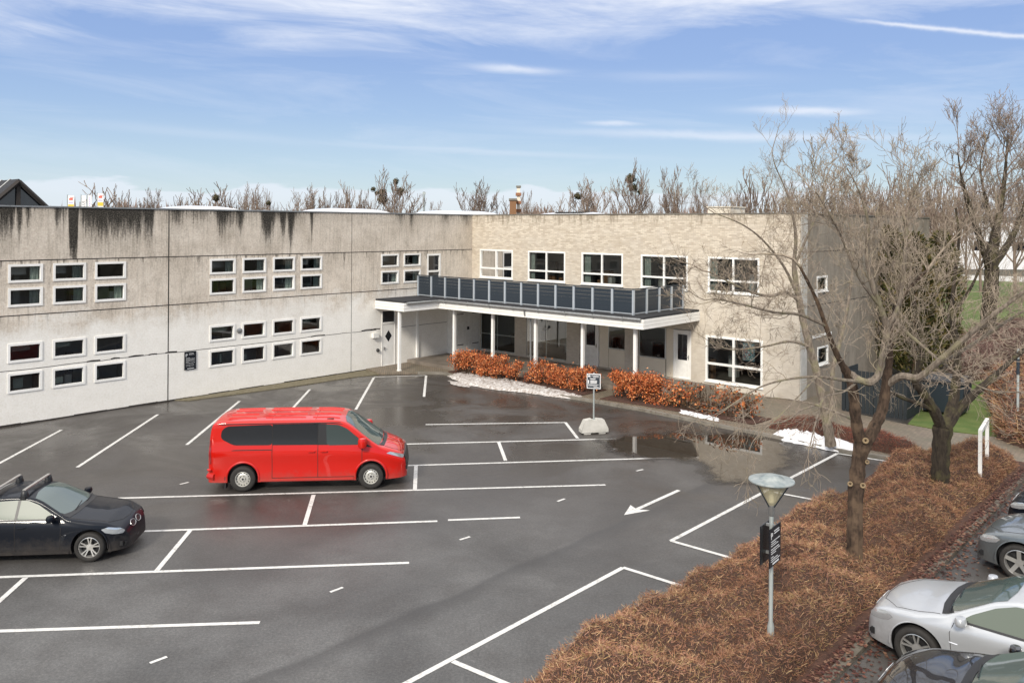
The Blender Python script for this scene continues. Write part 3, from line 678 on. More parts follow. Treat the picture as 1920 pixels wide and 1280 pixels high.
# things behind the panes
ic = MB(); r2 = random.Random(8)
for k in range(60):
    y = -33+k*.52+r2.uniform(-.1, .1); z = 4.05 if k % 2 else .15; h = r2.uniform(.6, 1.7); x = -r2.uniform(.7, 3.6)
    ic.box(x-.3, x, y, y+r2.uniform(.2, .8), z, z+h+(0 if z > 3 else .4), k % 3)
for k in range(46):
    y = -31.5+k*.67+r2.uniform(-.15, .15); z = 4.35 if k % 2 else 1.25; ic.box(-.75, -.55, y, y+r2.uniform(.08, .35), z, z+r2.uniform(.15, .55), r2.choice((1, 1, 3, 2)))
for y in (-23.4, -22.0, -15.4, -11.0, -6.0): ic.box(-.62, -.60, y-.5, y+.35, 5.45, 5.85, 1); ic.box(-.62, -.60, y-.3, y+.5, 2.62, 2.95, 3)
ic.build('shelving', [M['interior_dark'], M['interior_wall'], M['rusty_wood'], M['curtain_cloth']], cw)

# ------------------------------------------------------------------ brick wing
bw = thing('brick_building', 'two-storey pale yellow brick wing with large white framed windows and flat roof', 'building', C0, LOCROT)
UP = [(.63, 3.12), (4.25, 6.79), (7.87, 10.39), (11.45, 13.99), (15.05, 17.50)]
LOWW = (14.95, 17.68, .42, 2.47)
OA = (.67, 3.30, .36, 3.15); OB = (4.12, 6.91, .36, 3.15); OC = (7.75, 10.53, .30, 3.15); OD = (11.30, 14.20, .30, 2.62)
bh = [(a, b, 4.45, 6.02) for a, b in UP]+[LOWW, OA, OB, OC, OD]
bm_ = MB(); wall(bm_, 0, XR, -.05, 7.95, bh, FB)
SH = [(1.45, 2.95, 4.5, 5.25)[0:2]+(4.6, 5.25), (1.75, 3.05, 1.35, 2.15)]
SH = [(1.75, 2.9, 4.6, 5.25), (1.85, 3.05, 1.38, 2.15)]
wall(bm_, .285, 17.9, -.05, 7.95, SH, FR)
bm_.box(0, XR, 17.91, 18.2, -.05, 7.95)
bm_.build('wall', M['yellow_brick'], bw)
q_ = MB(); q_.box(XR+.003, XR+.05, .02, .62, .0, 7.93); q_.build('corner_strip', M['light_concrete'], bw)
q_ = MB(); q_.box(XR+.003, XR+.03, 1.3, 3.4, 2.6, 2.72); q_.build('lintel', M['white_boards'], bw)
rf = MB(); rf.box(.02, XR-.3, .3, 17.9, 7.3, 7.46); rf.build('roof', M['roof_felt'], bw)
cp = MB(); x = 0
while x < XR: cp.box(x+.006, min(x+3.2, XR+.04)-.006, -.04, .32, 7.955, 8.0); x += 3.2
y = .325
while y < 18.2: cp.box(XR-.32, XR+.04, y+.006, min(y+3.2, 18.2)-.006, 7.955, 8.0); y += 3.2
cp.build('coping', M['kerb_stone'], bw)
jt = MB(); bar(jt, FR, .5, 17.8, 6.32, 6.36, -.004, .01); bar(jt, FR, .5, 17.8, 4.0, 4.03, -.004, .01); jt.build('panel_joint', M['joint_dark'], bw)
cur = [[(.72, 1.05)], [(4.33, 4.62)], [(7.95, 8.3)], [(11.55, 11.9)], [(15.1, 15.42)]]
for i, (a, b) in enumerate(UP):
    window(bw, FB, a, b, 4.45, 6.02, .085, ((a+b)/2,), (4.98,), curtain=cur[i], tm=.085)
lw = window(bw, FB, *LOWW, .10, ((LOWW[0]+LOWW[1])/2,), (1.22,), tm=.10, curtain=None)
for s_ in SH: window(bw, FR, *s_, .08)
# poster in the lower window: coloured blocks with rows of marks
po = MB(); po.prism([(16.72, 1.52), (17.28, 1.52), (17.28, 2.3), (16.72, 2.3)], .062, .066, lambda a, b, d: FB(a, d, b), 0)
r3 = random.Random(4)
for k in range(7):
    z = 2.22-k*.1; a = 16.77
    while a < 17.2:
        w_ = r3.uniform(.03, .10); po.prism([(a, z-.05), (a+w_, z-.05), (a+w_, z), (a, z)], .056, .0605, lambda a, b, d: FB(a, d, b), r3.choice((1, 1, 2, 3))); a += w_+r3.uniform(.02, .05)
mat('poster_blue', (.18, .27, .30), .5); mat('poster_red', (.45, .18, .17), .5); mat('poster_green', (.2, .4, .33), .5)
o = po.build('poster', [M['poster_blue'], M['sign_white'], M['poster_red'], M['poster_green']]); lq(o)
tag(o, 'blue-grey poster with pale marks taped inside the large lower right window', 'poster')
# ground floor glazing
def gl(parent, a0, a1, z0, z1, mull, trans, t=.06, glass='window_glass'):
    return window(parent, FB, a0, a1, z0, z1, t, mull, trans, d=.06, proud=False, sill=False, tm=.05, glass=glass)
gl(bw, *OA, (1.95,), (1.28,)); gl(bw, *OB, (4.95, 5.5), (1.22,))
def door(parent, a0, a1, z0, z1, gz, label, d0=.05):
    m = MB(); bar(m, FB, a0, a1, z0, z1, d0+.02, d0+.07); o = m.build('door', M['white_paint'], parent, label=label)
    q = MB(); bar(q, FB, a0+.17, a1-.17, gz, z1-.14, d0+.012, d0+.02); q.build('pane', M['dark_glass'], o)
    q = MB(); bar(q, FB, a0+.10, a1-.10, z0+.1, gz-.14, d0+.014, d0+.02); q.build('lower_panel', M['white_boards'], o)
    q = MB(); q.tube([FB(a1-.07, d0-.03, 1.45), FB(a1-.07, d0-.03, 1.25)], .014, 6); q.tube([FB(a1-.07, d0-.03, 1.36), FB(a1-.2, d0-.03, 1.36)], .010, 6); q.build('handle', M['zinc'], o)
    f = MB(); frame_rect(f, FB, a0-.06, a1+.06, z0-.02, z1+.06, .058, d0-.02, d0+.08); f.build('door_frame', M['white_paint'], o)
# opening C
door(bw, 7.98, 8.86, .34, 3.0, 1.35, 'white door with a tall dark pane')
m = MB(); bar(m, FB, 8.94, 9.5, .32, 3.12, .08, .12); bar(m, FB, 9.52, 10.50, .32, 1.28, .08, .12); m.build('infill_panel', M['beige_panel'], bw)
window(bw, FB, 9.5, 10.53, 1.30, 3.13, .05, (), (), d=.06, proud=False, sill=False)
m = MB(); bar(m, FB, 7.76, 7.91, .31, 3.12, .08, .12); m.build('infill_panel', M['white_paint'], bw)
# opening D
m = MB(); bar(m, FB, 11.32, 12.78, .32, 1.10, .08, .12); bar(m, FB, 12.83, 13.22, .32, 2.6, .08, .12); m.build('infill_panel', M['beige_panel'], bw)
window(bw, FB, 11.32, 12.80, 1.12, 2.60, .05, (), (), d=.06, proud=False, sill=False)
door(bw, 13.29, 14.12, .34, 2.52, 1.20, 'white half-glazed door at the right end of the canopy')
m = MB(); m.box(17.9, 18.3, -.05, -.0, .1, .9); 
interior(bw, [(-3.5, XR-.35, .30, 4.6, 4.1, 6.6, '-y'), (.3, XR-.35, .30, 4.6, .3, 3.3, '-y')])
ic = MB(); r2 = random.Random(18)
for k in range(44):
    x = .8+k*.42; z = 4.15 if k % 2 else .35; h = r2.uniform(.5, 1.3); y = r2.uniform(.6, 3.4)
    ic.box(x, x+r2.uniform(.2, .7), y, y+.3, z, z+h, k % 3)
for x, z in ((5.3, 4.47), (5.6, 4.47), (6.1, 4.47), (8.6, 4.47)):
    ic.box(x, x+.22, .35, .5, z, z+r2.uniform(.12, .3), 2)
ic.box(-3.2, 1.3, 2.2, 2.4, 4.15, 6.5, 0); ic.build('furniture', [M['interior_dark'], M['interior_wall'], M['rusty_wood']], bw)  # wide dark block added behind the first upper window to darken its pane
# corner store with board doors
cs = thing('store_cupboard', 'white boarded store cupboard with iron hinges in the corner under the canopy', 'cupboard', C0, LOCROT)
m = MB(); m.box(.005, .64, -1.95, -.005, .275, 3.08); m.build('carcass', M['white_boards'], cs)
for y0, y1 in ((-1.86, -1.0), (-.97, -.12)):
    m = MB()
    n_ = 6
    for k in range(n_):
        a = y0+(y1-y0)*k/n_; b = y0+(y1-y0)*(k+1)/n_-.012; m.box(.645, .668, a, b, .33, 2.95)
    dr = m.build('board_door', M['white_boards'], cs)
    for z in (.75, 2.45):
        h = MB(); ya = y0+.02 if y0 < -1.5 else y1-.02; yb = ya+.5*(1 if y0 < -1.5 else -1)
        h.box(.669, .678, min(ya, yb), max(ya, yb), z-.02, z+.02); h.build('hinge', M['black_plastic'], dr)
m = MB(); m.box(.669, .69, -1.06, -.9, 1.55, 1.72); m.build('latch', M['black_plastic'], cs)
# wall lamp / letter box left of the door
o = MB(); o.box(.003, .16, -7.25, -6.9, 1.62, 1.86); lq(tag(o.build('letter_box', M['white_boards']), 'small white letter box on the wall left of the diamond-pane door', 'letter box'))
o = MB(); o.lathe([(0, .003), (.09, .004), (.09, .05), (.05, .11), (0, .12)], (0, 0, 0), 'X', 14)
o = lq(o.build('wall_lamp', M['black_plastic'], smooth=True)); o.location = W(0.003, -6.86, .95); tag(o, 'small round black fitting low beside the diamond-pane door handle', 'wall fitting')
o = MB(); o.lathe([(0, .003), (.10, .004), (.12, .02), (.12, .05), (.07, .075), (0, .08)], (0, 0, 0), 'X', 18)
o = lq(o.build('wall_vent', M['zinc'], smooth=True)); o.location = W(0.0, -14.66, 2.66); tag(o, 'round grey vent between the first two lower windows of the middle group', 'vent')

# ------------------------------------------------------------------ canopy and balcony
ca = thing('entrance_canopy', 'flat L-shaped canopy with white fascia and black felt roof on white posts', 'canopy', C0, LOCROT)
m = MB(); m.poly([(.0, -7.0), (2.2, -7.0), (2.2, -4.65), (14.6, -4.65), (14.6, -.003), (.003, -.003), (.003, -7)], 3.50, 3.60); m.build('roof_deck', M['roof_felt'], ca)
m = MB(); m.poly([(.01, -6.93), (2.13, -6.93), (2.13, -4.58), (14.53, -4.58), (14.53, -.01), (.01, -.01)], 3.16, 3.2); m.build('soffit', M['white_boards'], ca)
m = MB()
for k, (za, zb) in enumerate(((3.10, 3.235), (3.245, 3.38), (3.39, 3.51))):
    o_ = .0+.004*k
    m.box(.003, 2.2, -7.03-o_, -7.0, za, zb); m.box(2.2, 2.235+o_, -7.03, -4.68, za, zb)
    m.box(2.236, 14.63, -4.68-o_, -4.65, za, zb); m.box(14.6, 14.635+o_, -4.649, -.005, za, zb)
m.build('fascia', M['white_paint'], ca)
m = MB()
def gut(a, b):
    m.tube([a, b], .065, 10)
gut((2.31, -6.9, 3.50), (2.31, -4.80, 3.50)); gut((2.31, -4.76, 3.50), (14.55, -4.76, 3.50)); m.build('gutter', M['zinc'], ca, smooth=True)
m = MB()
for x in range(8): m.box(2.8+x*1.55, 2.83+x*1.55, -4.83, -4.69, 3.42, 3.57)
m.build('gutter_bracket', M['zinc'], ca)
m = MB(); m.tube([(8.12, -4.76, 3.46), (8.12, -4.70, 3.2), (8.15, -4.32, 3.0), (8.15, -4.28, .12)], .04, 10); m.build('downpipe', M['zinc'], ca, smooth=True)
for x, y, z0 in ((1.70, -6.85, .08), (2.90, -4.2, .15), (5.62, -4.2, .13), (8.38, -4.2, .12), (11.14, -4.2, .12), (13.93, -4.2, .12)):
    m = MB(); m.box(x-.065, x+.065, y-.065, y+.065, z0, 3.155); p_ = m.build('post', M['white_paint'], ca)
    q = MB(); q.box(x-.09, x+.09, y-.09, y+.09, z0, z0+.06); q.build('post_foot', M['white_paint'], p_)
m = MB(); m.box(.004, .10, -4.25, -4.12, .28, 3.155); m.build('wall_post', M['white_paint'], ca)
m = MB(); m.box(.105, 14.4, -4.27, -4.13, 3.05, 3.158); m.build('beam', M['white_paint'], ca)
br = thing('balcony_railing', 'dark slate slatted balcony railing with pale metal posts on the canopy roof', 'railing', C0, LOCROT)
def rail_run(p, q, n, sk=False):
    p = Vector(p); q = Vector(q); d = (q-p)/n; dn = d.normalized(); c = Vector((-dn.y, dn.x, 0))
    for i in range(n):
        a = p+d*i; b = p+d*(i+1); m = MB()
        for k in range(6):
            z0 = 3.69+k*.163
            m.obox((a+b)/2+Vector((0, 0, z0+.0735)), dn, c, (0, 0, 1), d.length/2-.035, .012, .0808 if k < 3 else .0785)
        m.build('slat_panel', M['slate_board'], br)
    for i in range(n+(0 if sk else 1)):
        a = p+d*i-c*.02; m = MB(); m.obox(a+Vector((0, 0, 4.14)), dn, c, (0, 0, 1), .055, .04, .535); m.build('post', M['alu_post'], br)
    m = MB(); m.obox((p+q)/2+Vector((0, 0, 4.70)), dn, c, (0, 0, 1), (q-p).length/2+.04, .04, .022); m.build('handrail', M['slate_board'], br)
    m = MB(); m.obox((p+q)/2+Vector((0, 0, 3.655)), dn, c, (0, 0, 1), (q-p).length/2-.05, .02, .02); m.build('bottom_rail', M['alu_post'], br)
rail_run((.12, -4.2, 0), (13.80, -4.2, 0), 13, True); rail_run((13.80, -4.2, 0), (13.80, -.12, 0), 4)

# ------------------------------------------------------------------ on the roofs
def dome(x0, x1, y0, y1, h, label, along='y'):
    m = MB(); z = 7.46; zb = z+h*.42
    m.box(x0, x1, y0, y1, z, zb)
    s = min(x1-x0, y1-y0)*.5; xm = (x0+x1)/2; ym = (y0+y1)/2; n = 8
    rings = []
    for k in range(n+1):
        t = math.sin(k/n*math.pi/2); zz = zb+.002+h*.6*math.sin(k/n*math.pi/2); u = 1-math.cos(k/n*math.pi/2)
        rings.append([(x0+s*u*.98, y0+s*u*.98*1.5, zz), (x1-s*u*.98, y0+s*u*.98*1.5, zz), (x1-s*u*.98, y1-s*u*.98*1.5, zz), (x0+s*u*.98, y1-s*u*.98*1.5, zz)])
    for a, b in zip(rings, rings[1:]): m.add(a+b, [(0, 1, 5, 4), (1, 2, 6, 5), (2, 3, 7, 6), (3, 0, 4, 7)])
    m.add(rings[-1], [(0, 1, 2, 3)])
    o = lq(m.build('skylight', M['skylight_white'])); tag(o, label, 'skylight', 'white skylights on the flat roofs')
def ysp(pa, pb, off): return onleft(pa, 385, off)[1], onleft(pb, 385, off)[1]
for pa, pb, x0, x1, h, lb in ((317, 470, -6.5, -3.8, 0.78, 'largest white roof skylight, above the left part of the concrete wing'),
                              (470, 556, -9.5, -7.0, .70, 'low flat white skylight just right of the largest one'),
                              (600, 745, -6.5, -3.8, 0.82, 'white roof skylight in front of the tree with mistletoe'),
                              (815, 945, -5.6, -3.2, 0.82, 'white roof skylight left of the square brick chimney')):
    y0, y1 = ysp(pa, pb, x1); dome(x0, x1, y0, y1, h, lb)
p0 = onbrick(992, 398, 3.5).x; p1 = onbrick(1110, 398, 3.5).x; dome(p0, p1, 3.5, 6.2, .72, 'low white roof skylight over the brick wing')
# gable rooflight far left
a_ = onleft(34, 338, -1.6); b_ = onleft(82, 384, -1.6); bz = 7.46; hw = b_.y-a_.y
hw = hw*(a_.z-bz)/(a_.z-b_.z)
gr = thing('gabled_rooflight', 'dark gabled glass rooflight standing on the roof at the far left', 'rooflight', C0, LOCROT)
prof = [(a_.y-hw, bz), (a_.y+hw, bz), (a_.y, a_.z)]
m = MB()
for sgn in (-1, 1):
    m.add([(-1.5, a_.y+sgn*(hw+.15), bz-.05), (-1.5, a_.y, a_.z+.05), (-9.5, a_.y, a_.z+.05), (-9.5, a_.y+sgn*(hw+.15), bz-.05),
           (-1.5, a_.y+sgn*(hw-.05), bz-.05), (-1.5, a_.y, a_.z-.12), (-9.5, a_.y, a_.z-.12), (-9.5, a_.y+sgn*(hw-.05), bz-.05)],
          [(0, 1, 2, 3), (4, 5, 6, 7), (0, 1, 5, 4), (1, 2, 6, 5), (2, 3, 7, 6), (3, 0, 4, 7)])
m.build('glazed_roof', M['roof_felt'], gr)
m = MB(); m.add([(-1.62, y, z) for y, z in prof], [(0, 1, 2)]); m.build('gable_pane', M['dark_glass'], gr)
m = MB(); m.obox((-1.56, a_.y, (bz+a_.z)/2-.1), (0, 1, 0), (1, 0, 0), (0, 0, 1), .07, .03, (a_.z-bz)/2-.1)
for sgn in (-1, 1): m.tube([(-1.5, a_.y, a_.z-.05), (-1.5, a_.y+sgn*hw, bz)], .09, 4)
m.build('gable_frame', M['joint_dark'], gr)
for k in range(1, 8):
    m = MB(); x = -1.5-k
    for sgn in (-1, 1): m.tube([(x, a_.y, a_.z+.07), (x, a_.y+sgn*(hw+.13), bz-.03)], .025, 4)
    m.build('glazing_bar', M['zinc'], gr)
o = MB(); o.box(-.35, .35, -.35, .35, 0, .06); o.lathe([(.42, .06), (.40, .3), (.25, .52), (0, .58)], n=16); o = lq(o.build('roof_vent', M['slate_board'], smooth=40)); o.location = W(onbrick(1394, 395, 1.2).x, 1.2, 7.46); tag(o, 'rounded dark blue vent on the brick wing roof near the bare trees', 'roof vent')
o = MB(); o.box(-.65, .65, -.8, .8, 0, .92); o.box(-.7, .7, -.85, .85, .921, .98); o = lq(o.build('roof_box', M['beige_panel'])); o.location = W(onbrick(1362, 395, 6).x, 6, 7.46); tag(o, 'beige plant box on the roof left of the dark blue vent', 'plant box')
# ------------------------------------------------------------------ vehicles
def pchip(pts):
    x = np.array([p[0] for p in pts], float); y = np.array([p[1] for p in pts], float)
    h = np.diff(x); d = np.diff(y)/h; m = np.zeros(len(x)); m[0] = d[0]; m[-1] = d[-1]
    for i in range(1, len(x)-1):
        if d[i-1]*d[i] > 0:
            w1 = 2*h[i]+h[i-1]; w2 = h[i]+2*h[i-1]; m[i] = (w1+w2)/(w1/d[i-1]+w2/d[i])
    def f(q):
        q = min(max(q, x[0]), x[-1]); i = min(int(np.searchsorted(x, q, 'right'))-1, len(x)-2); t = (q-x[i])/h[i]
        return float((2*t**3-3*t*t+1)*y[i]+(t**3-2*t*t+t)*h[i]*m[i]+(-2*t**3+3*t*t)*y[i+1]+(t**3-t*t)*h[i]*m[i+1])
    return f
class Body:
    """car shell: x forward, y left; section = side curve up to the shoulder/roof corner, then the crowned top"""
    def __init__(s, top, belt, plan, side, tumble, r, zb=.2, crown=.03):
        s.top = pchip(top); s.belt = pchip(belt); s.plan = pchip(plan); s.side = pchip(side); s.tumble = tumble; s.r = pchip(r); s.zb = zb; s.crown = crown
        s.x0, s.x1 = top[0][0], top[-1][0]; s.tops = top
    def ys(s, x, z):
        b = s.belt(x); w = s.plan(x)
        if z <= b: return w*s.side(z/b)
        return w*s.side(1)-(z-b)*s.tumble*(1-.12*(z-b))-.006*min(1, (z-b)/.05)
    def section(s, x):
        zt = s.top(x); r = min(s.r(x), (zt-s.zb)*.4); zc = zt-r-s.crown
        out = []
        for k in range(15):
            z = s.zb+(zc-s.zb)*k/14; out.append((s.ys(x, z), z))
        y1 = out[-1][0]; r2 = r*1.25
        for k in range(1, 6):
            a = k/6*math.pi/2; out.append((y1-r2*(1-math.cos(a)), zc+r*math.sin(a)*1.0))
        y2 = max(y1-r2, .02)
        out.append((y2, zc+r))
        for k in range(1, 7):
            t = 1-k/6; out.append((y2*t, zt-s.crown*(t*t)))
        return out
    def topz(s, x, y):
        sec = s.section(x)[14:]; ys_ = [p[0] for p in sec][::-1]; zs = [p[1] for p in sec][::-1]
        return float(np.interp(abs(y), ys_, zs))
    def fx(s, y, z):
        a, b = s.x1-.9, s.x1
        for _ in range(24):
            c = (a+b)/2
            if s.topz(c, y) > z: a = c
            else: b = c
        return a
    def front(s, name, outline, m, parent, off=.006):
        pts = [Vector(p) for p in outline]; vs, _, fs, *_ = geometry.delaunay_2d_cdt(pts, [], [list(range(len(pts)))], 1, 1e-5)
        mb = MB(); mb.add([(s.fx(v.x, v.y)+off, v.x, v.y) for v in vs], fs); return mb.build(name, m, parent)
    def shell(s, name, m, parent, wheels, rw, hw, nx=110):
        xs = list(np.linspace(s.x0, s.x1, nx))+[p[0] for p in s.tops]; xs = sorted(set(round(float(v), 4) for v in xs))
        mb = MB(); secs = []
        for x in xs:
            h = s.section(x); secs.append([(x, -y, z) for y, z in h]+[(x, y, z) for y, z in h[::-1][1:]])
        n = len(secs[0]); 
        for c in secs: mb.v += c
        for i in range(len(xs)-1):
            for k in range(n):
                mb.f.append((i*n+k, i*n+(k+1) % n, (i+1)*n+(k+1) % n, (i+1)*n+k)); mb.m.append(0); mb.cols.append(None)
        for e in (0, len(xs)-1): mb.f.append(tuple(e*n+k for k in range(n))); mb.m.append(0); mb.cols.append(None)
        o = mb.build(name, [m, M['black_plastic']], parent)
        # wheel arches
        cut = MB()
        for wx in wheels:
            for sg in (-1, 1):
                cut.lathe([(0, 0), (rw, 0), (rw, .5), (0, .5)], (wx, sg*(hw-.30) if sg > 0 else -(hw-.30)-.5, rw-.055), 'Y', 40)
        c = cut.build('cut', M['black_plastic']); o.data.materials[1] = M['black_plastic']
        for p in c.data.polygons: p.material_index = 0
        bpy.context.view_layer.update(); c.matrix_world = o.matrix_world if parent is None else parent.matrix_world
        md = o.modifiers.new('b', 'BOOLEAN'); md.operation = 'DIFFERENCE'; md.solver = 'EXACT'; md.object = c; md.material_mode = 'TRANSFER'
        bpy.context.view_layer.update(); dg = bpy.context.evaluated_depsgraph_get()
        me = bpy.data.meshes.new_from_object(o.evaluated_get(dg)); o.modifiers.clear(); o.data = me
        bpy.data.objects.remove(c)
        me.polygons.foreach_set('use_smooth', [True]*len(me.polygons)); me.set_sharp_from_angle(angle=R(32))
        return o
    def patch(s, name, outline, m, parent, mode='side', off=.004, sides=(-1, 1), step=.07, label=None):
        res = []
        for sg in sides:
            pts = [Vector(p) for p in outline]; dense = []
            for a, b in zip(pts, pts[1:]+pts[:1]):
                k = max(1, int((b-a).length/step)); dense += [a+(b-a)*(i/k) for i in range(k)]
            n = len(dense); ex = []
            x0 = min(p.x for p in pts); x1 = max(p.x for p in pts); y0 = min(p.y for p in pts); y1 = max(p.y for p in pts)
            x = x0+step/2
            while x < x1:
                y = y0+step/2
                while y < y1:
                    p = Vector((x, y)); c = False; dm = 9
                    for a, b in zip(pts, pts[1:]+pts[:1]):
                        if (a.y > p.y) != (b.y > p.y) and p.x < (b.x-a.x)*(p.y-a.y)/(b.y-a.y)+a.x: c = not c
                        t = max(0, min(1, (p-a).dot(b-a)/max((b-a).length_squared, 1e-9))); dm = min(dm, (p-a-(b-a)*t).length)
                    if c and dm > step*.35: ex.append(p)
                    y += step
                x += step
            vs, _, fs, *_ = geometry.delaunay_2d_cdt(dense+ex, [], [list(range(n))], 1, 1e-5)
            mb = MB()
            if mode == 'side': V = [(v.x, sg*(s.ys(v.x, v.y)+off), v.y) for v in vs]
            else: V = [(v.x, v.y, s.topz(v.x, v.y)+off) for v in vs]
            mb.add(V, fs); o = mb.build(name, m, parent, smooth=True, label=label); res.append(o)
            if mode != 'side': break
        return res
    def seam(s, pts, parent, m=None, mode='side', w=.005, sides=(-1, 1), name='panel_gap'):
        for sg in sides:
            mb = MB(); dense = []
            for a, b in zip(pts, pts[1:]):
                a = Vector(a); b = Vector(b); k = max(1, int((b-a).length/.08)); dense += [a+(b-a)*(i/k) for i in range(k)]
            dense.append(Vector(pts[-1]))
            P = [(v.x, sg*(s.ys(v.x, v.y)+.001), v.y) if mode == 'side' else (v.x, v.y*sg, s.topz(v.x, v.y)+.001) for v in dense]
            mb.tube(P, w, 4); mb.build(name, m or M['joint_dark'], parent)
def wheel(parent, x, y, r, side, kind, rr=.62):
    """side: +1 outer face towards +y"""
    s = side
    R2 = r*rr; t = MB()
    prof = [(R2, -.09), (r*.93, -.105), (r*.985, -.085), (r, -.05), (r, .05), (r*.985, .085), (r*.95, .102), (r*.8, .112), (R2+.005, .10), (R2, .085)]
    t.lathe([(a, h*s) for a, h in prof], axis='Y', n=40); w = t.build('wheel', M['tyre'], parent, smooth=50); w.location = (x, y, r)
    m = MB()
    m.lathe([(R2+.001, -.08*s), (R2+.001, .088*s), (R2-.012, .092*s), (R2-.02, .075*s), (R2-.03, .0)], axis='Y', n=40)
    if kind == 'steel':
        m.lathe([(R2-.02, .06*s), (R2*.86, .03*s), (R2*.72, .055*s), (R2*.5, .062*s), (R2*.42, .035*s), (R2*.34, .035*s), (R2*.31, .07*s), (.0, .075*s)], axis='Y', n=40)
    else:
        hub = [(.075, .03*s), (.07, .06*s), (.0, .065*s)]
        m.lathe(hub, axis='Y', n=20)
        nsp = 5
        for k in range(nsp):
            a0 = 2*math.pi*k/nsp+.3
            for da in ((-.19, .19) if kind == 'double' else (0,)):
                wd = .013 if kind == 'double' else .038
                d = Vector((math.cos(a0+da), 0, math.sin(a0+da))); d0 = Vector((math.cos(a0+da*.8), 0, math.sin(a0+da*.8))); c = Vector((-d.z, 0, d.x))
                p0 = d0*.05+Vector((0, .045*s, 0)); p1 = d*(R2-.012)+Vector((0, .07*s, 0))
                ax = (p1-p0).normalized(); m.obox((p0+p1)/2, ax, c, ax.cross(c), (p1-p0).length/2, wd, .012)
    rm = m.build('rim', M['steel_rim'] if kind == 'steel' else M['alloy'], w, smooth=35)
    d = MB(); d.lathe([(R2-.004, -.02*s), (R2-.004, -.015*s), (0, -.012*s)], axis='Y', n=30)
    if kind == 'steel':
        for k in range(14):
            a = 2*math.pi*k/14; c = Vector((math.cos(a)*R2*.80, .047*s, math.sin(a)*R2*.80)); u = Vector((math.cos(a), 0, math.sin(a))); v_ = Vector((-u.z, 0, u.x))
            d.obox(c, v_, u, (0, 1, 0), .016, .011, .008)
        d.lathe([(.03, .076*s), (.028, .082*s), (0, .083*s)], axis='Y', n=14)
        for k in range(5):
            a = 2*math.pi*k/5; d.lathe([(.012, .05*s), (.012, .07*s), (0, .071*s)], (math.cos(a)*.068, 0, math.sin(a)*.068), 'Y', 8)
    d.build('brake_disc' if kind != 'steel' else 'rim_holes', M['black_plastic'], w)
    return w
def quadpts(c, ax, ay, hx, hy): return [c-ax*hx-ay*hy, c+ax*hx-ay*hy, c+ax*hx+ay*hy, c-ax*hx+ay*hy]

def curve(ctrl, n=8):
    """smooth closed outline through control points (Catmull-Rom)"""
    P = [Vector(p) for p in ctrl]; out = []
    for i in range(len(P)):
        a, b, c, d = P[i-1], P[i], P[(i+1) % len(P)], P[(i+2) % len(P)]
        for k in range(n):
            t = k/n; out.append(.5*((2*b)+(c-a)*t+(2*a-5*b+4*c-d)*t*t+(3*b-a-3*c+d)*t**3))
    return out
def rounded(pts, rad=.05, n=4):
    P = [Vector(p) for p in pts]; out = []
    for i in range(len(P)):
        a, b, c = P[i-1], P[i], P[(i+1) % len(P)]
        r1 = min(rad, (a-b).length*.45, (c-b).length*.45); p = b+(a-b).normalized()*r1; q = b+(c-b).normalized()*r1
        for k in range(n+1):
            t = k/n; out.append((1-t)**2*p+2*t*(1-t)*b+t*t*q)
    return out

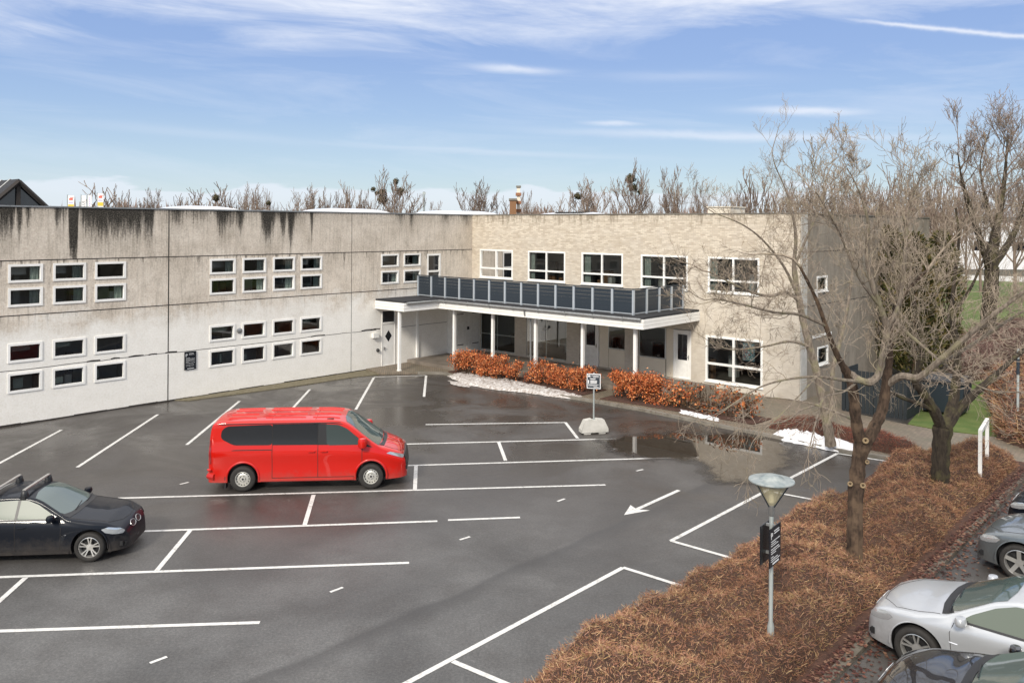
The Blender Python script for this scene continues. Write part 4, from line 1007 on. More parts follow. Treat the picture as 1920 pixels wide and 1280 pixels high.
def bake(o, l, s):
    o.data.transform(Matrix.Translation(l) @ Matrix.Diagonal((*s, 1)))
def make_van():
    t = thing('minibus', 'bright red long-wheelbase minibus with dark rear windows and steel wheels', 'van')
    B = Body(top=[(-2.70, .52), (-2.695, .75), (-2.68, 1.15), (-2.63, 1.74), (-2.58, 1.88), (-2.48, 1.935), (-2.1, 1.965), (-1, 1.975), (.5, 1.965), (.95, 1.915), (1.15, 1.82), (1.5, 1.56), (1.85, 1.30), (2.02, 1.20), (2.25, 1.13), (2.48, 1.04), (2.62, .93), (2.69, .78), (2.72, .60), (2.73, .45)],
             belt=[(-2.7, 1.17), (0, 1.16), (1.6, 1.12), (2.2, .98), (2.73, .7)],
             plan=[(-2.70, .86), (-2.66, .93), (-2.55, .975), (-2.2, .99), (1.2, .99), (1.8, .985), (2.2, .95), (2.5, .86), (2.66, .74), (2.73, .62)],
             side=[(0.0, .955), (.14, .972), (.24, .975), (.36, .962), (.55, .958), (.72, .972), (.86, .998), (.93, 1.0), (1.0, .975)], tumble=.13,
             r=[(-2.7, .05), (-2.5, .07), (0, .075), (1.1, .07), (1.9, .05), (2.3, .09), (2.73, .06)], zb=.26, crown=.045)
    body = B.shell('body', M['paint_red'], t, (1.75, -1.75), .425, 1.0)
    bk = M['dark_glass']
    B.patch('side_window', rounded([(-2.36, 1.46), (-2.34, 1.68), (-2.20, 1.79), (-.962, 1.825), (-.962, 1.265), (-2.0, 1.275)], .10), bk, t)
    B.patch('side_window', rounded([(-.957, 1.265), (-.957, 1.825), (.283, 1.83), (.283, 1.255)], .012), bk, t)
    B.patch('window_pillar', rounded([(.288, 1.25), (.288, 1.83), (.52, 1.82), (.56, 1.245)], .01), M['black_plastic'], t)
    B.patch('front_window', rounded([(.525, 1.27), (.50, 1.81), (.84, 1.79), (1.08, 1.68), (1.47, 1.36), (1.54, 1.24), (.60, 1.235)], .05), M['glass_front'], t, off=.006)
    B.patch('mirror_triangle', rounded([(1.50, 1.195), (1.53, 1.30), (1.80, 1.16)], .01), M['black_plastic'], t, off=.007)
    for pts in ([(-.96, .36), (-.96, 1.85)], [(.285, .36), (.285, 1.85)], [(1.50, .62), (1.50, 1.19)], [(-2.05, 1.14), (-.96, 1.14)], [(.285, .36), (1.33, .36)], [(-.96, .36), (.285, .36)], [(-2.45, 1.845), (.9, 1.855)]):
        B.seam(pts, body, w=.008)
    B.seam([(-2.0, 1.145), (-.98, 1.145)], body, w=.012, name='sliding_rail')
    # windscreen and bonnet
    def ww(x, m_): return B.section(x)[14][0]-m_
    o = [(1.05, ww(1.05, .15)), (1.35, ww(1.35, .10)), (1.65, ww(1.65, .07)), (1.95, ww(1.95, .07)), (2.00, .45), (2.02, 0), (2.00, -.45), (1.95, -ww(1.95, .07)), (1.65, -ww(1.65, .07)), (1.35, -ww(1.35, .10)), (1.05, -ww(1.05, .15)), (.99, -.4), (.985, 0), (.99, .4)]
    B.patch('windscreen', o, M['glass_screen'], t, 'top', .005)
    B.patch('cowl', [(1.96, .80), (2.10, .72), (2.13, .3), (2.14, 0), (2.13, -.3), (2.10, -.72), (1.96, -.80), (2.03, -.45), (2.035, 0), (2.03, .45)], M['black_plastic'], t, 'top', .007)
    for yy in (-.25, .35):
        w = MB(); P = [(2.06, yy, B.topz(2.06, yy)+.03), (2.0, yy+.2, B.topz(2.0, yy+.2)+.03), (1.9, yy+.42, B.topz(1.9, min(.85, yy+.42))+.03)]; w.tube(P, .012, 4); w.build('wiper', M['black_plastic'], t)
    for yy in (.0, .33): B.seam([(2.16, yy), (2.5, yy*.9)], body, M['paint_red'], 'top', .010, name='bonnet_crease')
    B.seam([(2.12, .74), (2.35, .72), (2.55, .60), (2.63, .3), (2.635, 0)], body, mode='top', w=.006)
    # roof ribs and vents
    for yy in (.25, .6):
        for x0, x1 in ((-2.2, -1.45), (-1.2, -.1), (.1, .85)): B.seam([(x0, yy), (x1, yy)], body, M['paint_red'], 'top', .022, name='roof_rib')
    for x in (-1.0, .2): B.seam([(x, -.78), (x, .78)], body, M['paint_red'], 'top', .012, sides=(1,), name='roof_rib')
    for x in (.6,):
        for yy in (-.72, .72):
            m = MB(); z = B.topz(x, yy); m.box(x-.09, x+.09, yy-.03, yy+.03, z-.01, z+.012); m.build('roof_mount_cap', M['black_plastic'], t)
    for sg in (-1, 1): B.seam([(-2.35, sg*.90), (0, sg*.905), (.95, sg*.88)], body, M['black_plastic'], 'top', .009, sides=(1,), name='roof_ditch')
    # lamps, grille, bumper
    B.patch('headlight', rounded([(2.17, .985), (2.40, .90), (2.63, .80), (2.66, .86), (2.62, .91), (2.45, .97), (2.28, 1.02)], .02), M['headlamp'], t, off=.008, step=.04)
    for z0, z1, n_ in ((.62, .84, 6), (.47, .53, 2)):
        m = MB()
        for k in range(n_):
            z = z0+(z1-z0)*k/max(1, n_-1); m.tube([(B.fx(a*.66, z)+.0, a*.66, z) for a in (-1, -.85, -.6, -.3, 0, .3, .6, .85, 1)], .030, 5)
        m.build('grille', M['black_plastic'], t)
    B.patch('tail_light', rounded([(-2.66, .75), (-2.66, 1.42), (-2.61, 1.42), (-2.60, .78)], .01), M['tail_red'], t, off=.006, step=.04)
    m = MB(); m.tube([(-2.50, -.94, .42), (-2.66, -.86, .42), (-2.72, 0, .42), (-2.66, .86, .42), (-2.50, .94, .42)], .095, 8); m.tube([(-2.69, -.95, .62), (-2.66, -.985, .62), (-2.60, -.99, .62)], .03, 5); m.build('rear_bumper', M['paint_red'], t, smooth=True)
    B.patch('sill', [(-1.27, .28), (-1.27, .35), (1.27, .35), (1.27, .28)], M['paint_red'], t, off=.022)
    # arch lips
    for sg in (-1, 1):
        for wx in (1.75, -1.75):
            m = MB(); m.tube([(wx+.44*math.cos(a), sg*(B.ys(wx, .5)+.002), .37+.44*math.sin(a)) for a in np.linspace(-.15, math.pi+.15, 26)], .030, 6); m.build('arch_lip', M['paint_red'], t, smooth=True)
        m = MB(); yy = sg*1.10
        mp = [(x, y, z) for x, y, z in ()]
        m.lathe([(0, -.10), (.09, -.10), (.105, -.04), (.105, .05), (.085, .10), (0, .11)], (0, 0, 0), 'Z', 14)
        o = m.build('mirror', M['paint_red'], t, smooth=60); bake(o, (1.52, sg*1.13, 1.33), (1.15, 1.1, 1.25))
        m = MB(); m.box(1.44, 1.56, min(sg*1.08, sg*.9), max(sg*1.08, sg*.9), 1.165, 1.205); m.build('mirror_arm', M['black_plastic'], t)
        for hx in (.12, .46):
            m = MB(); y_ = B.ys(hx, 1.08); m.tube([(hx-.09, sg*(y_+.012), 1.085), (hx-.07, sg*(y_+.04), 1.085), (hx+.07, sg*(y_+.04), 1.085), (hx+.09, sg*(y_+.012), 1.085)], .016, 6); m.build('door_handle', M['paint_red'], t, smooth=True)
        m = MB(); m.box(-2.24, -2.20, min(sg*.72, sg*.96), max(sg*.72, sg*.96), .10, .42); m.build('mudflap', M['black_plastic'], t)
        for wx in (1.75, -1.75): wheel(t, wx, sg*.885, .345, sg, 'steel', .60)
    m = MB(); m.box(-2.3, 2.4, -.75, .75, .20, .27); m.build('underbody', M['black_plastic'], t)
    m = MB(); m.tube([(-2.7, 0, .5), (-2.88, 0, .5), (-2.90, 0, .58)], .025, 6); m.build('tow_bar', M['black_plastic'], t)
    return t

def make_sedan(name, label, paint, L=4.53, Wd=1.80, Hh=1.42, wb=2.76, rt=.32, kind='double', rr=.70, hood=1.0, fo=.80, lamp='headlamp', rack=False, fast=0, s=None):
    t = thing(name, label, 'car'); k = Hh/1.42; ro = L-wb-fo; fx = wb/2; F1 = fx+fo; R1 = -(wb/2+ro)
    s = s or wb/2.76
    top = [(R1, .42), (R1+.02, .62), (R1+.05, .92), (R1+.22, 1.03), (R1+.55, 1.07), (-1.38*s-.02+fast, 1.17), (-1.05*s, 1.31), (-.62*s, 1.405), (-.2*s, 1.42), (.12*s, 1.40), (.36*s, 1.335), (.62*s, 1.20), (.90*s, 1.045), (1.02*s, .985), (1.18*s, .955),
           (fx, .905), (fx+.30*hood, .855), (F1-.30, .79), (F1-.15, .71), (F1-.06, .60), (F1-.015, .48), (F1, .38)]
    top = [(x, z*k) for x, z in top]
    w = Wd/2
    B = Body(top=top, belt=[(R1, .86*k), (R1+.4, .93*k), (-.5, .925*k), (.6*s, .90*k), (1.1*s, .87*k), (fx+.3, .80*k), (F1, .62*k)],
             plan=[(R1, .74*w), (R1+.08, .86*w), (R1+.3, .95*w), (-.9*s, .995*w), (.3, w), (fx, .985*w), (fx+.3, .94*w), (fx+.52, .85*w), (F1-.09, .70*w), (F1, .55*w)],
             side=[(0.0, .90), (.15, .94), (.28, .965), (.42, .975), (.6, .985), (.80, 1.0), (.88, .997), (1.0, .955)], tumble=.56,
             r=[(R1, .05), (R1+.4, .07), (-.9*s, .06), (.2, .06), (.9*s, .035), (1.1*s, .06), (fx, .08), (F1, .06)], zb=.19, crown=.04)
    body = B.shell('body', paint, t, (fx, -fx), rt+.065, w)
    z = lambda v: v*k
    # side glass
    B.patch('side_window', rounded([(-.02, z(.955)), (-.02, z(1.315)), (.14*s, z(1.305)), (.38*s, z(1.22)), (.66*s, z(1.06)), (.80*s, z(.95))], .03), M['glass_side'], t, off=.006)
    B.patch('side_window', rounded([(-.06, z(.957)), (-.06, z(1.315)), (-.45*s, z(1.30)), (-.78*s, z(1.22)), (-.85*s, z(.965))], .03), M['glass_side'], t, off=.006)
    B.patch('side_window', rounded([(-.90*s, z(.967)), (-.84*s, z(1.20)), (-1.02*s, z(1.13)), (-1.18*s, z(1.0))], .02), M['glass_side'], t, off=.006)
    B.patch('window_pillar', [(-.070, z(.95)), (-.070, z(1.318)), (-.012, z(1.318)), (-.012, z(.95))], M['black_plastic'], t, off=.008)
    B.patch('window_trim', [(-1.22*s, z(.962)), (-.4, z(.955)), (.82*s, z(.952)), (.86*s, z(.925)), (-.4, z(.925)), (-1.22*s, z(.935))], M['black_plastic'], t, off=.008)
    B.seam([(-1.22*s, z(.965)), (-.5, z(.945)), (.80*s, z(.94))], t, M['black_plastic'], w=.006, name='belt_trim')
    for pts in ([(-.04, z(.26)), (-.04, z(1.33))], [(.86*s, z(.95)), (.93*s, z(.75)), (.90*s, z(.30))], [(-.95*s, z(.55)), (-.90*s, z(.95))], [(.90*s, z(.26)), (-.86*s, z(.26))]): B.seam(pts, body, w=.005)
    def ww(x, m_): return B.section(x)[14][0]-m_
    xs = [.26*s, .45*s, .65*s, .85*s]
    left = [(x, ww(x, .075)) for x in xs]
    o = left+[(.96*s, ww(.96*s, .16)), (1.0*s, .4), (1.01*s, 0), (1.0*s, -.4), (.96*s, -ww(.96*s, .16))]+[(x, -y) for x, y in left[::-1]]+[(.19*s, -.3), (.18*s, 0), (.19*s, .3)]
    B.patch('windscreen', o, M['glass_screen'], t, 'top', .005)
    B.patch('cowl', [(.90*s, ww(.9*s, .05)), (1.06*s, ww(1.06*s, .1)), (1.12*s, .4), (1.13*s, 0), (1.12*s, -.4), (1.06*s, -ww(1.06*s, .1)), (.90*s, -ww(.9*s, .05)), (1.0*s, -.45), (1.02*s, 0), (1.0*s, .45)], M['black_plastic'], t, 'top', .006)
    xr = [-.72*s, -.95*s, -1.2*s, -1.36*s]; lf = [(x, ww(x, .10)) for x in xr]
    B.patch('rear_window', lf+[(x, -y) for x, y in lf[::-1]], M['dark_glass'], t, 'top', .005)
    for yy in (-.35, .25):
        m = MB(); P = [(1.03*s-.07*q_, yy+.5*q_, B.topz(1.03*s-.07*q_, min(.62, yy+.5*q_))+.02) for q_ in (0, .5, 1)]; m.tube(P, .010, 4); m.build('wiper', M['black_plastic'], t)
    B.seam([(1.08*s, ww(1.08*s, .09)), (fx, ww(fx, .13)), (fx+.35, ww(fx+.35, .14)), (F1-.22, .34), (F1-.18, 0)], body, mode='top', w=.005)
    # lamps
    B.patch('headlight', rounded([(F1-.50, z(.70)), (F1-.36, z(.735)), (F1-.16, z(.68)), (F1-.075, z(.60)), (F1-.10, z(.545)), (F1-.28, z(.575)), (F1-.42, z(.62))], .02), M[lamp], t, off=.006, step=.04)
    B.patch('tail_light', rounded([(R1+.06, z(.68)), (R1+.05, z(.85)), (R1+.35, z(.86)), (R1+.38, z(.76))], .02), M['tail_red'], t, off=.006, step=.04)
    for sg in (-1, 1):
        if kind != 'five':
            O2 = [(sg*(.16+.13*math.cos(a)), z(.61)+.062*math.sin(a)) for a in np.linspace(0, 2*math.pi, 17)]
            m = MB(); m.tube([(B.fx(y, q)+.012, y, q) for y, q in O2], .007, 5, caps=False); m.build('grille_ring', M['chrome_dull'], t, smooth=True)
            B.front('grille', O2[:-1], M['black_plastic'], t, .008)
        m = MB(); m.lathe([(0, -.055), (.07, -.05), (.09, 0), (.07, .055), (0, .06)], axis='Z', n=14); o = m.build('mirror', paint, t, smooth=60); bake(o, (.76*s, sg*(w+.10), z(1.0)), (1.0, 1.35, 1.1))
        m = MB(); m.box(.70*s, .80*s, min(sg*(w-.08), sg*(w+.08)), max(sg*(w-.08), sg*(w+.08)), z(.945), z(.97)); m.build('mirror_arm', M['black_plastic'], t)
        for hx in (.10, -.72*s):
            m = MB(); y_ = B.ys(hx, z(.80)); m.tube([(hx-.09, sg*(y_+.008), z(.80)), (hx-.06, sg*(y_+.03), z(.80)), (hx+.06, sg*(y_+.03), z(.80)), (hx+.09, sg*(y_+.008), z(.80))], .012, 6); m.build('door_handle', paint, t, smooth=True)
        for wx in (fx, -fx):
            m = MB(); m.tube([(wx+(rt+.07)*math.cos(a), sg*(B.ys(wx, .5)+.0), rt+.01+(rt+.07)*math.sin(a)) for a in np.linspace(-.1, math.pi+.1, 26)], .010, 5); m.build('arch_lip', paint, t, smooth=True)
            wheel(t, wx, sg*(w-.115), rt, sg, kind, rr)
        m = MB(); m.box(F1-.16, F1-.10, min(sg*.50, sg*.70), max(sg*.50, sg*.70), .28, .38); m.build('air_intake', M['black_plastic'], t)
        B.seam([(fx-.60, z(.60)), (fx-.48, z(.605))], t, M['chrome'], w=.010, sides=(sg,), name='side_indicator')
    m = MB(); m.tube([(F1-.10+.06*(1-a*a), a*.62, .30) for a in (-1, -.6, 0, .6, 1)], .05, 6); m.build('lower_grille', M['black_plastic'], t, smooth=True)
    m = MB(); m.box(R1+.3, F1-.35, -w+.22, w-.22, .13, .20); m.build('underbody', M['black_plastic'], t)
    B.patch('sill', [(-fx+rt+.1, .20), (-fx+rt+.1, .27), (fx-rt-.1, .27), (fx-rt-.1, .20)], paint, t, off=.02)
    if rack:
        for bx in (.02, -.62):
            m = MB(); zt = B.topz(bx, 0)+.11; m.obox((bx, 0, zt), (0, 1, 0), (1, 0, 0), (0, 0, 1), .60, .032, .013)
            b = m.build('roof_bar', M['alloy'], t)
            for sg in (-1, 1):
                q = MB(); zz = B.topz(bx, .56); q.lathe([(.09, zz-.02), (.075, zz+.06), (.06, zt-.02), (0, zt+.012)], (bx, sg*.575, 0), 'Z', 12); q.box(bx-.055, bx+.055, min(sg*.5, sg*.66), max(sg*.5, sg*.66), zz-.05, zz+.03); q.build('foot', M['black_plastic'], b, smooth=50)
    return t
mat('chrome_dull', (.55, .55, .55), .35, .7)
mat('glass_screen', (.07, .10, .095), .06, 0, .8); mat('glass_side', (.13, .15, .125), .2, 0, .07); mat('glass_front', (.035, .05, .05), .04, 0, .9)

def place(t, p, yaw): t.location = p; t.rotation_euler = (0, 0, yaw)
van = make_van()
c0 = gp(452, 921); c1 = gp(699, 915.5); yaw = math.atan2(c1.y-c0.y, c1.x-c0.x); hd = Vector((math.cos(yaw), math.sin(yaw), 0)); nl = Vector((-hd.y, hd.x, 0))
place(van, (c0+c1)/2+nl*.92+Vector((0, 0, .006)), yaw)
nc = make_sedan('parked_car', 'dark navy saloon with two roof bars and alloy wheels at the left edge', M['paint_navy'], rack=True, wb=3.0, s=.98, fo=.74, L=4.72)
yw = R(5.5); hd = Vector((math.cos(yw), math.sin(yw), 0)); nl = Vector((-hd.y, hd.x, 0))
place(nc, gp(168, 1053)-hd*1.50+nl*.84+Vector((0, 0, .006)), yw)
tag(nc, group='parked cars'); tag(van, group='parked cars')
# right lot: noses towards the kerb (heading = -EX)
yr = math.atan2(-EX.y, -EX.x); Z4 = .406
def at_wheel(px, py, wz, wb, w): # near (left side) front wheel seen at px,py
    p = gp(px, py, Z4+wz); h = -EX; n = Vector((-h.y, h.x, 0)); q = p-h*(wb/2)-n*(w-.02); q.z = Z4; return q
sv = make_sedan('parked_car', 'silver saloon with bright double-spoke wheels nosing up to the hedge', M['paint_silver'], L=4.9, Wd=1.86, Hh=1.46, wb=2.97, rt=.335, rr=.70, fo=.86)
pv = at_wheel(1717, 1217, .335, 2.97, .93); place(sv, pv, yr)
pg = make_sedan('parked_car', 'grey saloon with large black-and-silver wheels parked beyond the silver one', M['paint_grey'], L=4.6, Wd=1.86, Hh=1.48, wb=2.735, rt=.35, kind='five', rr=.74, fo=.83)
pp = at_wheel(1910, 1056, .35, 2.735, .93); place(pg, pp, yr)
bk = make_sedan('parked_car', 'glossy black car cut off by the bottom edge in front of the silver saloon', M['paint_black'], L=4.7, Wd=1.86, Hh=1.46, wb=2.85, rt=.33, fo=.85)
place(bk, pv-EY*2.50+EX*.78, yr)
b2 = make_sedan('parked_car', 'blue-black car of which only the front corner shows at the right edge', M['paint_navy'], L=4.5, Wd=1.80, Hh=1.45, wb=2.7, rt=.32, fo=.82)
place(b2, pp+EY*2.75-EX*.02, yr)
for o in (sv, pg, bk, b2): tag(o, group='parked cars')

# ------------------------------------------------------------------ signs, lamps and street furniture
def text_mesh(s, size, name, m, parent, loc, rot):
    cu = bpy.data.curves.new(name, 'FONT'); cu.body = s; cu.size = size; cu.extrude = .0015; cu.resolution_u = 3
    o = bpy.data.objects.new('t', cu); col.objects.link(o); bpy.context.view_layer.update()
    me = bpy.data.meshes.new_from_object(o.evaluated_get(bpy.context.evaluated_depsgraph_get())); bpy.data.objects.remove(o)
    me.materials.clear(); me.materials.append(m); q = bpy.data.objects.new(name, me); col.objects.link(q); q.parent = parent; q.location = loc; q.rotation_euler = rot; return q
def sign_marks(parent, w, h, y, seed, p=True, big=True):
    """small print as thin white strokes on a board centred at 0, face towards -y, height from 0"""
    r = random.Random(seed); m = MB()
    z = h*.90
    if p: text_mesh('P', h*.24, 'letter_p', M['sign_white'], parent, (-w*.42, y-.004, h*.72), (R(90), 0, 0))
    for k in range(2): m.box(-w*.12, -w*.12+w*r.uniform(.35, .5), y-.005, y-.001, z-k*h*.06-.012, z-k*h*.06)
    z = h*.66
    while z > h*.12:
        x = -w*.38
        while x < w*.3:
            l = r.uniform(.04, .12)*w*2; m.box(x, min(x+l, w*.4), y-.004, y-.001, z-.009, z); x += l+.012
            if r.random() < .12: break
        z -= h*r.choice((.055, .055, .09))
    m.box(-w*.25, w*.3, y-.005, y-.001, h*.05, h*.05+.022); m.build('lettering', M['sign_white'], parent)
# sign on concrete block
ps = thing('parking_sign', 'grey parking sign with white border on a pole in a concrete block', 'sign', gp(1112, 803, .25)*1.0, 0)
P0 = gp(1113, 812); P0.z = 0.004; ps.location = P0
yb = math.atan2(P0.x, P0.y)*-1
ps.rotation_euler = (0, 0, yb-R(9))
m = MB(); m.tube([(0, 0, .3), (0, 0, 2.16)], .030, 10); m.build('pole', M['galvanised'], ps, smooth=True)
m = MB(); m.box(-.245, .245, -.055, -.035, 1.60, 2.12); bd = m.build('board', M['slate_board'], ps)
m = MB()
for a, b, c_, d_ in ((-.247, .247, 2.098, 2.122), (-.247, .247, 1.598, 1.622), (-.247, -.223, 1.624, 2.096), (.223, .247, 1.624, 2.096)): m.box(a, b, -.0585, -.034, c_, d_)
m.build('border', M['sign_white'], bd)
m = MB(); r5 = random.Random(9)
m.box(-.20, -.12, -.0605, -.0552, 2.01, 2.07)
for z, x0, x1 in ((2.05, -.08, .18), (2.01, -.02, .18), (1.96, -.14, .08), (1.93, -.12, .05), (1.885, -.12, .12), (1.86, -.12, .12), (1.835, -.12, .12), (1.81, -.12, .12), (1.785, -.12, .1), (1.74, -.20, .18), (1.70, -.2, .12), (1.655, 0, .18)): m.box(x0, x1, -.0605, -.0552, z-.006, z+.008)
m.box(-.20, -.165, -.0605, -.0552, 1.775, 1.895); m.build('lettering', M['sign_white'], bd)
m = MB(); ang = R(9)
out = [(-.50, 0), (.50, 0), (.50, .12), (.36, .43), (.10, .47), (.06, .42), (-.06, .42), (-.10, .47), (-.36, .43), (-.50, .12)]
m.prism([(x, z+.06) for x, z in out], -.17, .17, lambda a, b, d: (a, d*(1-.25*(b > .2)), b)); m.box(-.40, -.15, -.14, .14, 0, .059); m.box(.15, .40, -.14, .14, 0, .059)
o = m.build('concrete_block', M['light_concrete'], ps); o.rotation_euler = (0, 0, R(28))
# sign on the concrete wall
ws = thing('parking_sign', 'black parking sign with white P screwed to the concrete wall', 'sign', W(.02, -16.93, 1.22), LOCROT+R(90))
m = MB(); m.box(-.26, .26, -.02, -.002, 0, .76); m.build('board', M['sign_black'], ws); sign_marks(ws, .52, .76, -.021, 3)
# lamp post in the hedge
lp_ = gp(1445, 1192, .75); LPX = Vector((lp_.x, lp_.y, .30))
def lamp_post(name, label, p, H, group=None, sgn=False):
    t = thing(name, label, 'lamp', p, 0, group)
    m = MB(); m.tube([(0, 0, 0), (0, 0, .62), (0, 0, .70), (0, 0, H-.62)], [.055, .055, .034, .034], 14); m.build('pole', M['galvanised'], t, smooth=50)
    m = MB(); m.lathe([(.036, H-.62), (.052, H-.60), (.052, H-.46), (.065, H-.44), (.062, H-.42), (0, H-.42)], n=18); m.build('collar', M['zinc'], t, smooth=50)
    m = MB(); m.lathe([(.062, H-.44), (.10, H-.38), (.28, H-.10), (.30, H-.07)], n=32); m.build('glass_cone', M['lamp_glass'], t, smooth=True)
    m = MB(); m.lathe([(0, H-.40), (.045, H-.40), (.045, H-.16), (.025, H-.12), (0, H-.12)], n=12); m.build('bulb', M['lamp_tube'], t, smooth=True)
    m = MB(); m.lathe([(0, H-.055), (.355, H-.06), (.365, H-.045), (.36, H-.03), (.20, H-.012), (.19, H+.0), (.12, H+.035), (.11, H+.045), (0, H+.05)], n=40); m.build('shade', M['lamp_top'], t, smooth=40)
    for k in range(4):
        a = k*math.pi/2+.55; m = MB(); m.tube([(.058*math.cos(a), .058*math.sin(a), H-.46), (.335*math.cos(a), .335*math.sin(a), H-.06)], .011, 5); m.build('strut', M['slate_board'], t)
    return t
mottled('lamp_top', (.16, .20, .205), (.34, .36, .345), 9, .4, None, spec=.5); mat('lamp_tube', (.75, .70, .50), .4)
Zl = LPX.y; topz = CAM_H-(895-425)/FPX*Zl
lmp = lamp_post('street_lamp', 'short lamp post with wide flat shade and glass cone in the brown hedge', LPX, topz-LPX.z)
sg2 = thing('parking_sign', 'two black parking boards clamped around the lamp post in the hedge', 'sign', (LPX.x, LPX.y, 0), 0)
zt = CAM_H-(983-425)/FPX*Zl; zb_ = CAM_H-(1055-425)/FPX*Zl; hh = zt-zb_
for k, (ay, oy) in enumerate(((R(52), -.06), (R(52), .09))):
    m = MB(); m.box(-.24, .24, oy-.008, oy+.008, 0, hh); b = m.build('board', M['sign_black'], sg2); b.location = (0, 0, zb_+.02*k); b.rotation_euler = (0, 0, ay)
    if k == 0: sign_marks(b, .48, hh, oy-.009, 5)
m = MB(); m.box(-.02, .02, -.06, .10, .15, .19); m.box(-.02, .02, -.06, .10, .6, .64); b = m.build('clamp', M['zinc'], sg2); b.location = (0, 0, zb_); b.rotation_euler = (0, 0, R(52))
p_ = gp(1908, 820, .1); l2 = thing('metal_post', 'plain pale metal post with a dark sleeve beside the walkway at the right edge', 'post', p_)
m = MB(); m.tube([(0, 0, 0), (0, 0, .5), (0, 0, .56), (0, 0, 3.1)], [.06, .06, .045, .04], 12); m.build('pole', M['galvanised'], l2, smooth=50)
m = MB(); m.lathe([(.05, 2.2), (.055, 2.2), (.055, 2.75), (.05, 2.75)], n=14); m.build('sleeve', M['slate_board'], l2, smooth=50)
# white hoop barrier
hp = W(27.9, -8.3); ph = MB()
za, zb2 = .2, 0
A = at(1838, 812, gp(1838, 905, .55).y); Bq = at(1851, 797, gp(1838, 905, .55).y+1.35)
z_t = A.z; Bq = Vector((Bq.x, Bq.y, z_t)); 
dv = (Bq-A); dn = dv.normalized(); cc = Vector((-dn.y, dn.x, 0))
t = thing('white_barrier', 'white painted square hoop standing in the brown hedge', 'barrier', (A.x, A.y, .2))
m = MB(); O_ = Vector((A.x, A.y, .2))
for q in (A, Bq):
    mm = MB(); mm.obox(Vector((q.x, q.y, (z_t+.2)/2))-O_, dn, cc, (0, 0, 1), .045, .045, (z_t-.2)/2); mm.build('leg', M['white_paint'], t)
mm = MB(); mm.obox((A+Bq)/2-O_+Vector((0, 0, .05)), dn, cc, (0, 0, 1), dv.length/2+.046, .045, .047); mm.build('top_bar', M['white_paint'], t)
# dark slatted bin enclosure next to the gable, and the blue-black container behind it
def enclosure(x0, x1, y0, y1, h):
    t = thing('slatted_fence', 'dark vertical-board fence enclosing the bins beside the brick gable', 'fence', C0, LOCROT)
    x = x0; k = 0; m = MB()
    while x < x1: m.box(x, x+.13, y0, y0+.03, .10, h); x += .155
    m.build('board_panel', M['sign_black2'], t)
    m = MB(); y = y0+.04
    while y < y1: m.box(x0, x0+.03, y, y+.13, .10, h); m.box(x1-.03, x1, y, y+.13, .10, h); y += .155
    m.build('board_panel', M['sign_black2'], t)
    m = MB()
    for x, y in ((x0+.05, y0+.08), (x1-.08, y0+.08), ((x0+x1)/2, y0+.08)): m.box(x-.04, x+.04, y-.03, y+.05, .1, h-.02)
    m.build('post', M['sign_black2'], t); return t
mat('sign_black2', (.014, .019, .022), .65); mat('container_blue', (.010, .018, .025), .55)
enclosure(21.25, 23.7, -.45, 1.2, 1.75)
t = thing('waste_container', 'blue-black waste container with sloping lid behind the slatted fence', 'container', W(24.4, 1.9, .12), LOCROT)
m = MB(); m.prism([(-.75, .12), (.75, .12), (.85, 1.25), (-.85, 1.25)], -.6, .6, lambda a, b, d: (a, d, b)); m.build('body', M['container_blue'], t)
m = MB(); m.prism([(-.68, 1.26), (.68, 1.26), (.66, 1.35), (.3, 1.5), (-.3, 1.5), (-.66, 1.35)], -.88, .88, lambda a, b, d: (d, a, b)); m.build('lid', M['black_plastic'], t)
for x in (-.6, .6):
    for y in (-.4, .4):
        m = MB(); m.lathe([(0, -.03), (.08, -.03), (.08, .03), (0, .03)], (x, y, .08-.0), 'Y', 12); m.build('castor', M['black_plastic'], t)
# ------------------------------------------------------------------ vegetation
def branch_tubes(segs, name, m, parent=None):
    """segs: list of polylines [(Vector, r), ...]; one mesh"""
    mb = MB()
    for pl in segs:
        rmax = max(r for _, r in pl); n = 8 if rmax > .08 else 6 if rmax > .03 else 4 if rmax > .012 else 3
        mb.tube([p for p, _ in pl], [r for _, r in pl], n, caps=False)
    return mb.build(name, m, parent, smooth=True)
def grow(out, p, d, L, r, depth, rg, rmin=.006, up=.12, spread=.75, nchild=(3, 5), wob=.16, taper=.45, lr=.62):
    n = max(3, int(5 if depth > 1 else 4)); pl = [(p.copy(), r)]; q = p.copy(); dd = d.normalized()
    for i in range(n):
        dd = (dd+Vector((rg.gauss(0, wob), rg.gauss(0, wob), rg.gauss(0, wob)+up*.5))).normalized()
        q = q+dd*(L/n); pl.append((q.copy(), max(rmin, r*(1-(1-taper)*(i+1)/n))))
    out.append(pl)
    if depth <= 0: return
    k = rg.randint(*nchild)
    for j in range(k):
        t = .25+.75*(j+rg.random()*.8)/k; i = min(n-1, int(t*n)); f = t*n-i
        b = pl[i][0].lerp(pl[i+1][0], min(1, f)); br = pl[i][1]
        ax = dd.orthogonal().normalized(); ax.rotate(Matrix.Rotation(rg.uniform(0, 6.283), 3, dd))
        cd_ = (dd*rg.uniform(.55, 1.0)+ax*spread*rg.uniform(.6, 1.2)+Vector((0, 0, up))).normalized()
        grow(out, b, cd_, L*lr*rg.uniform(.75, 1.2), max(rmin, br*.62), depth-1, rg, rmin, up, spread, nchild, wob, taper, lr)
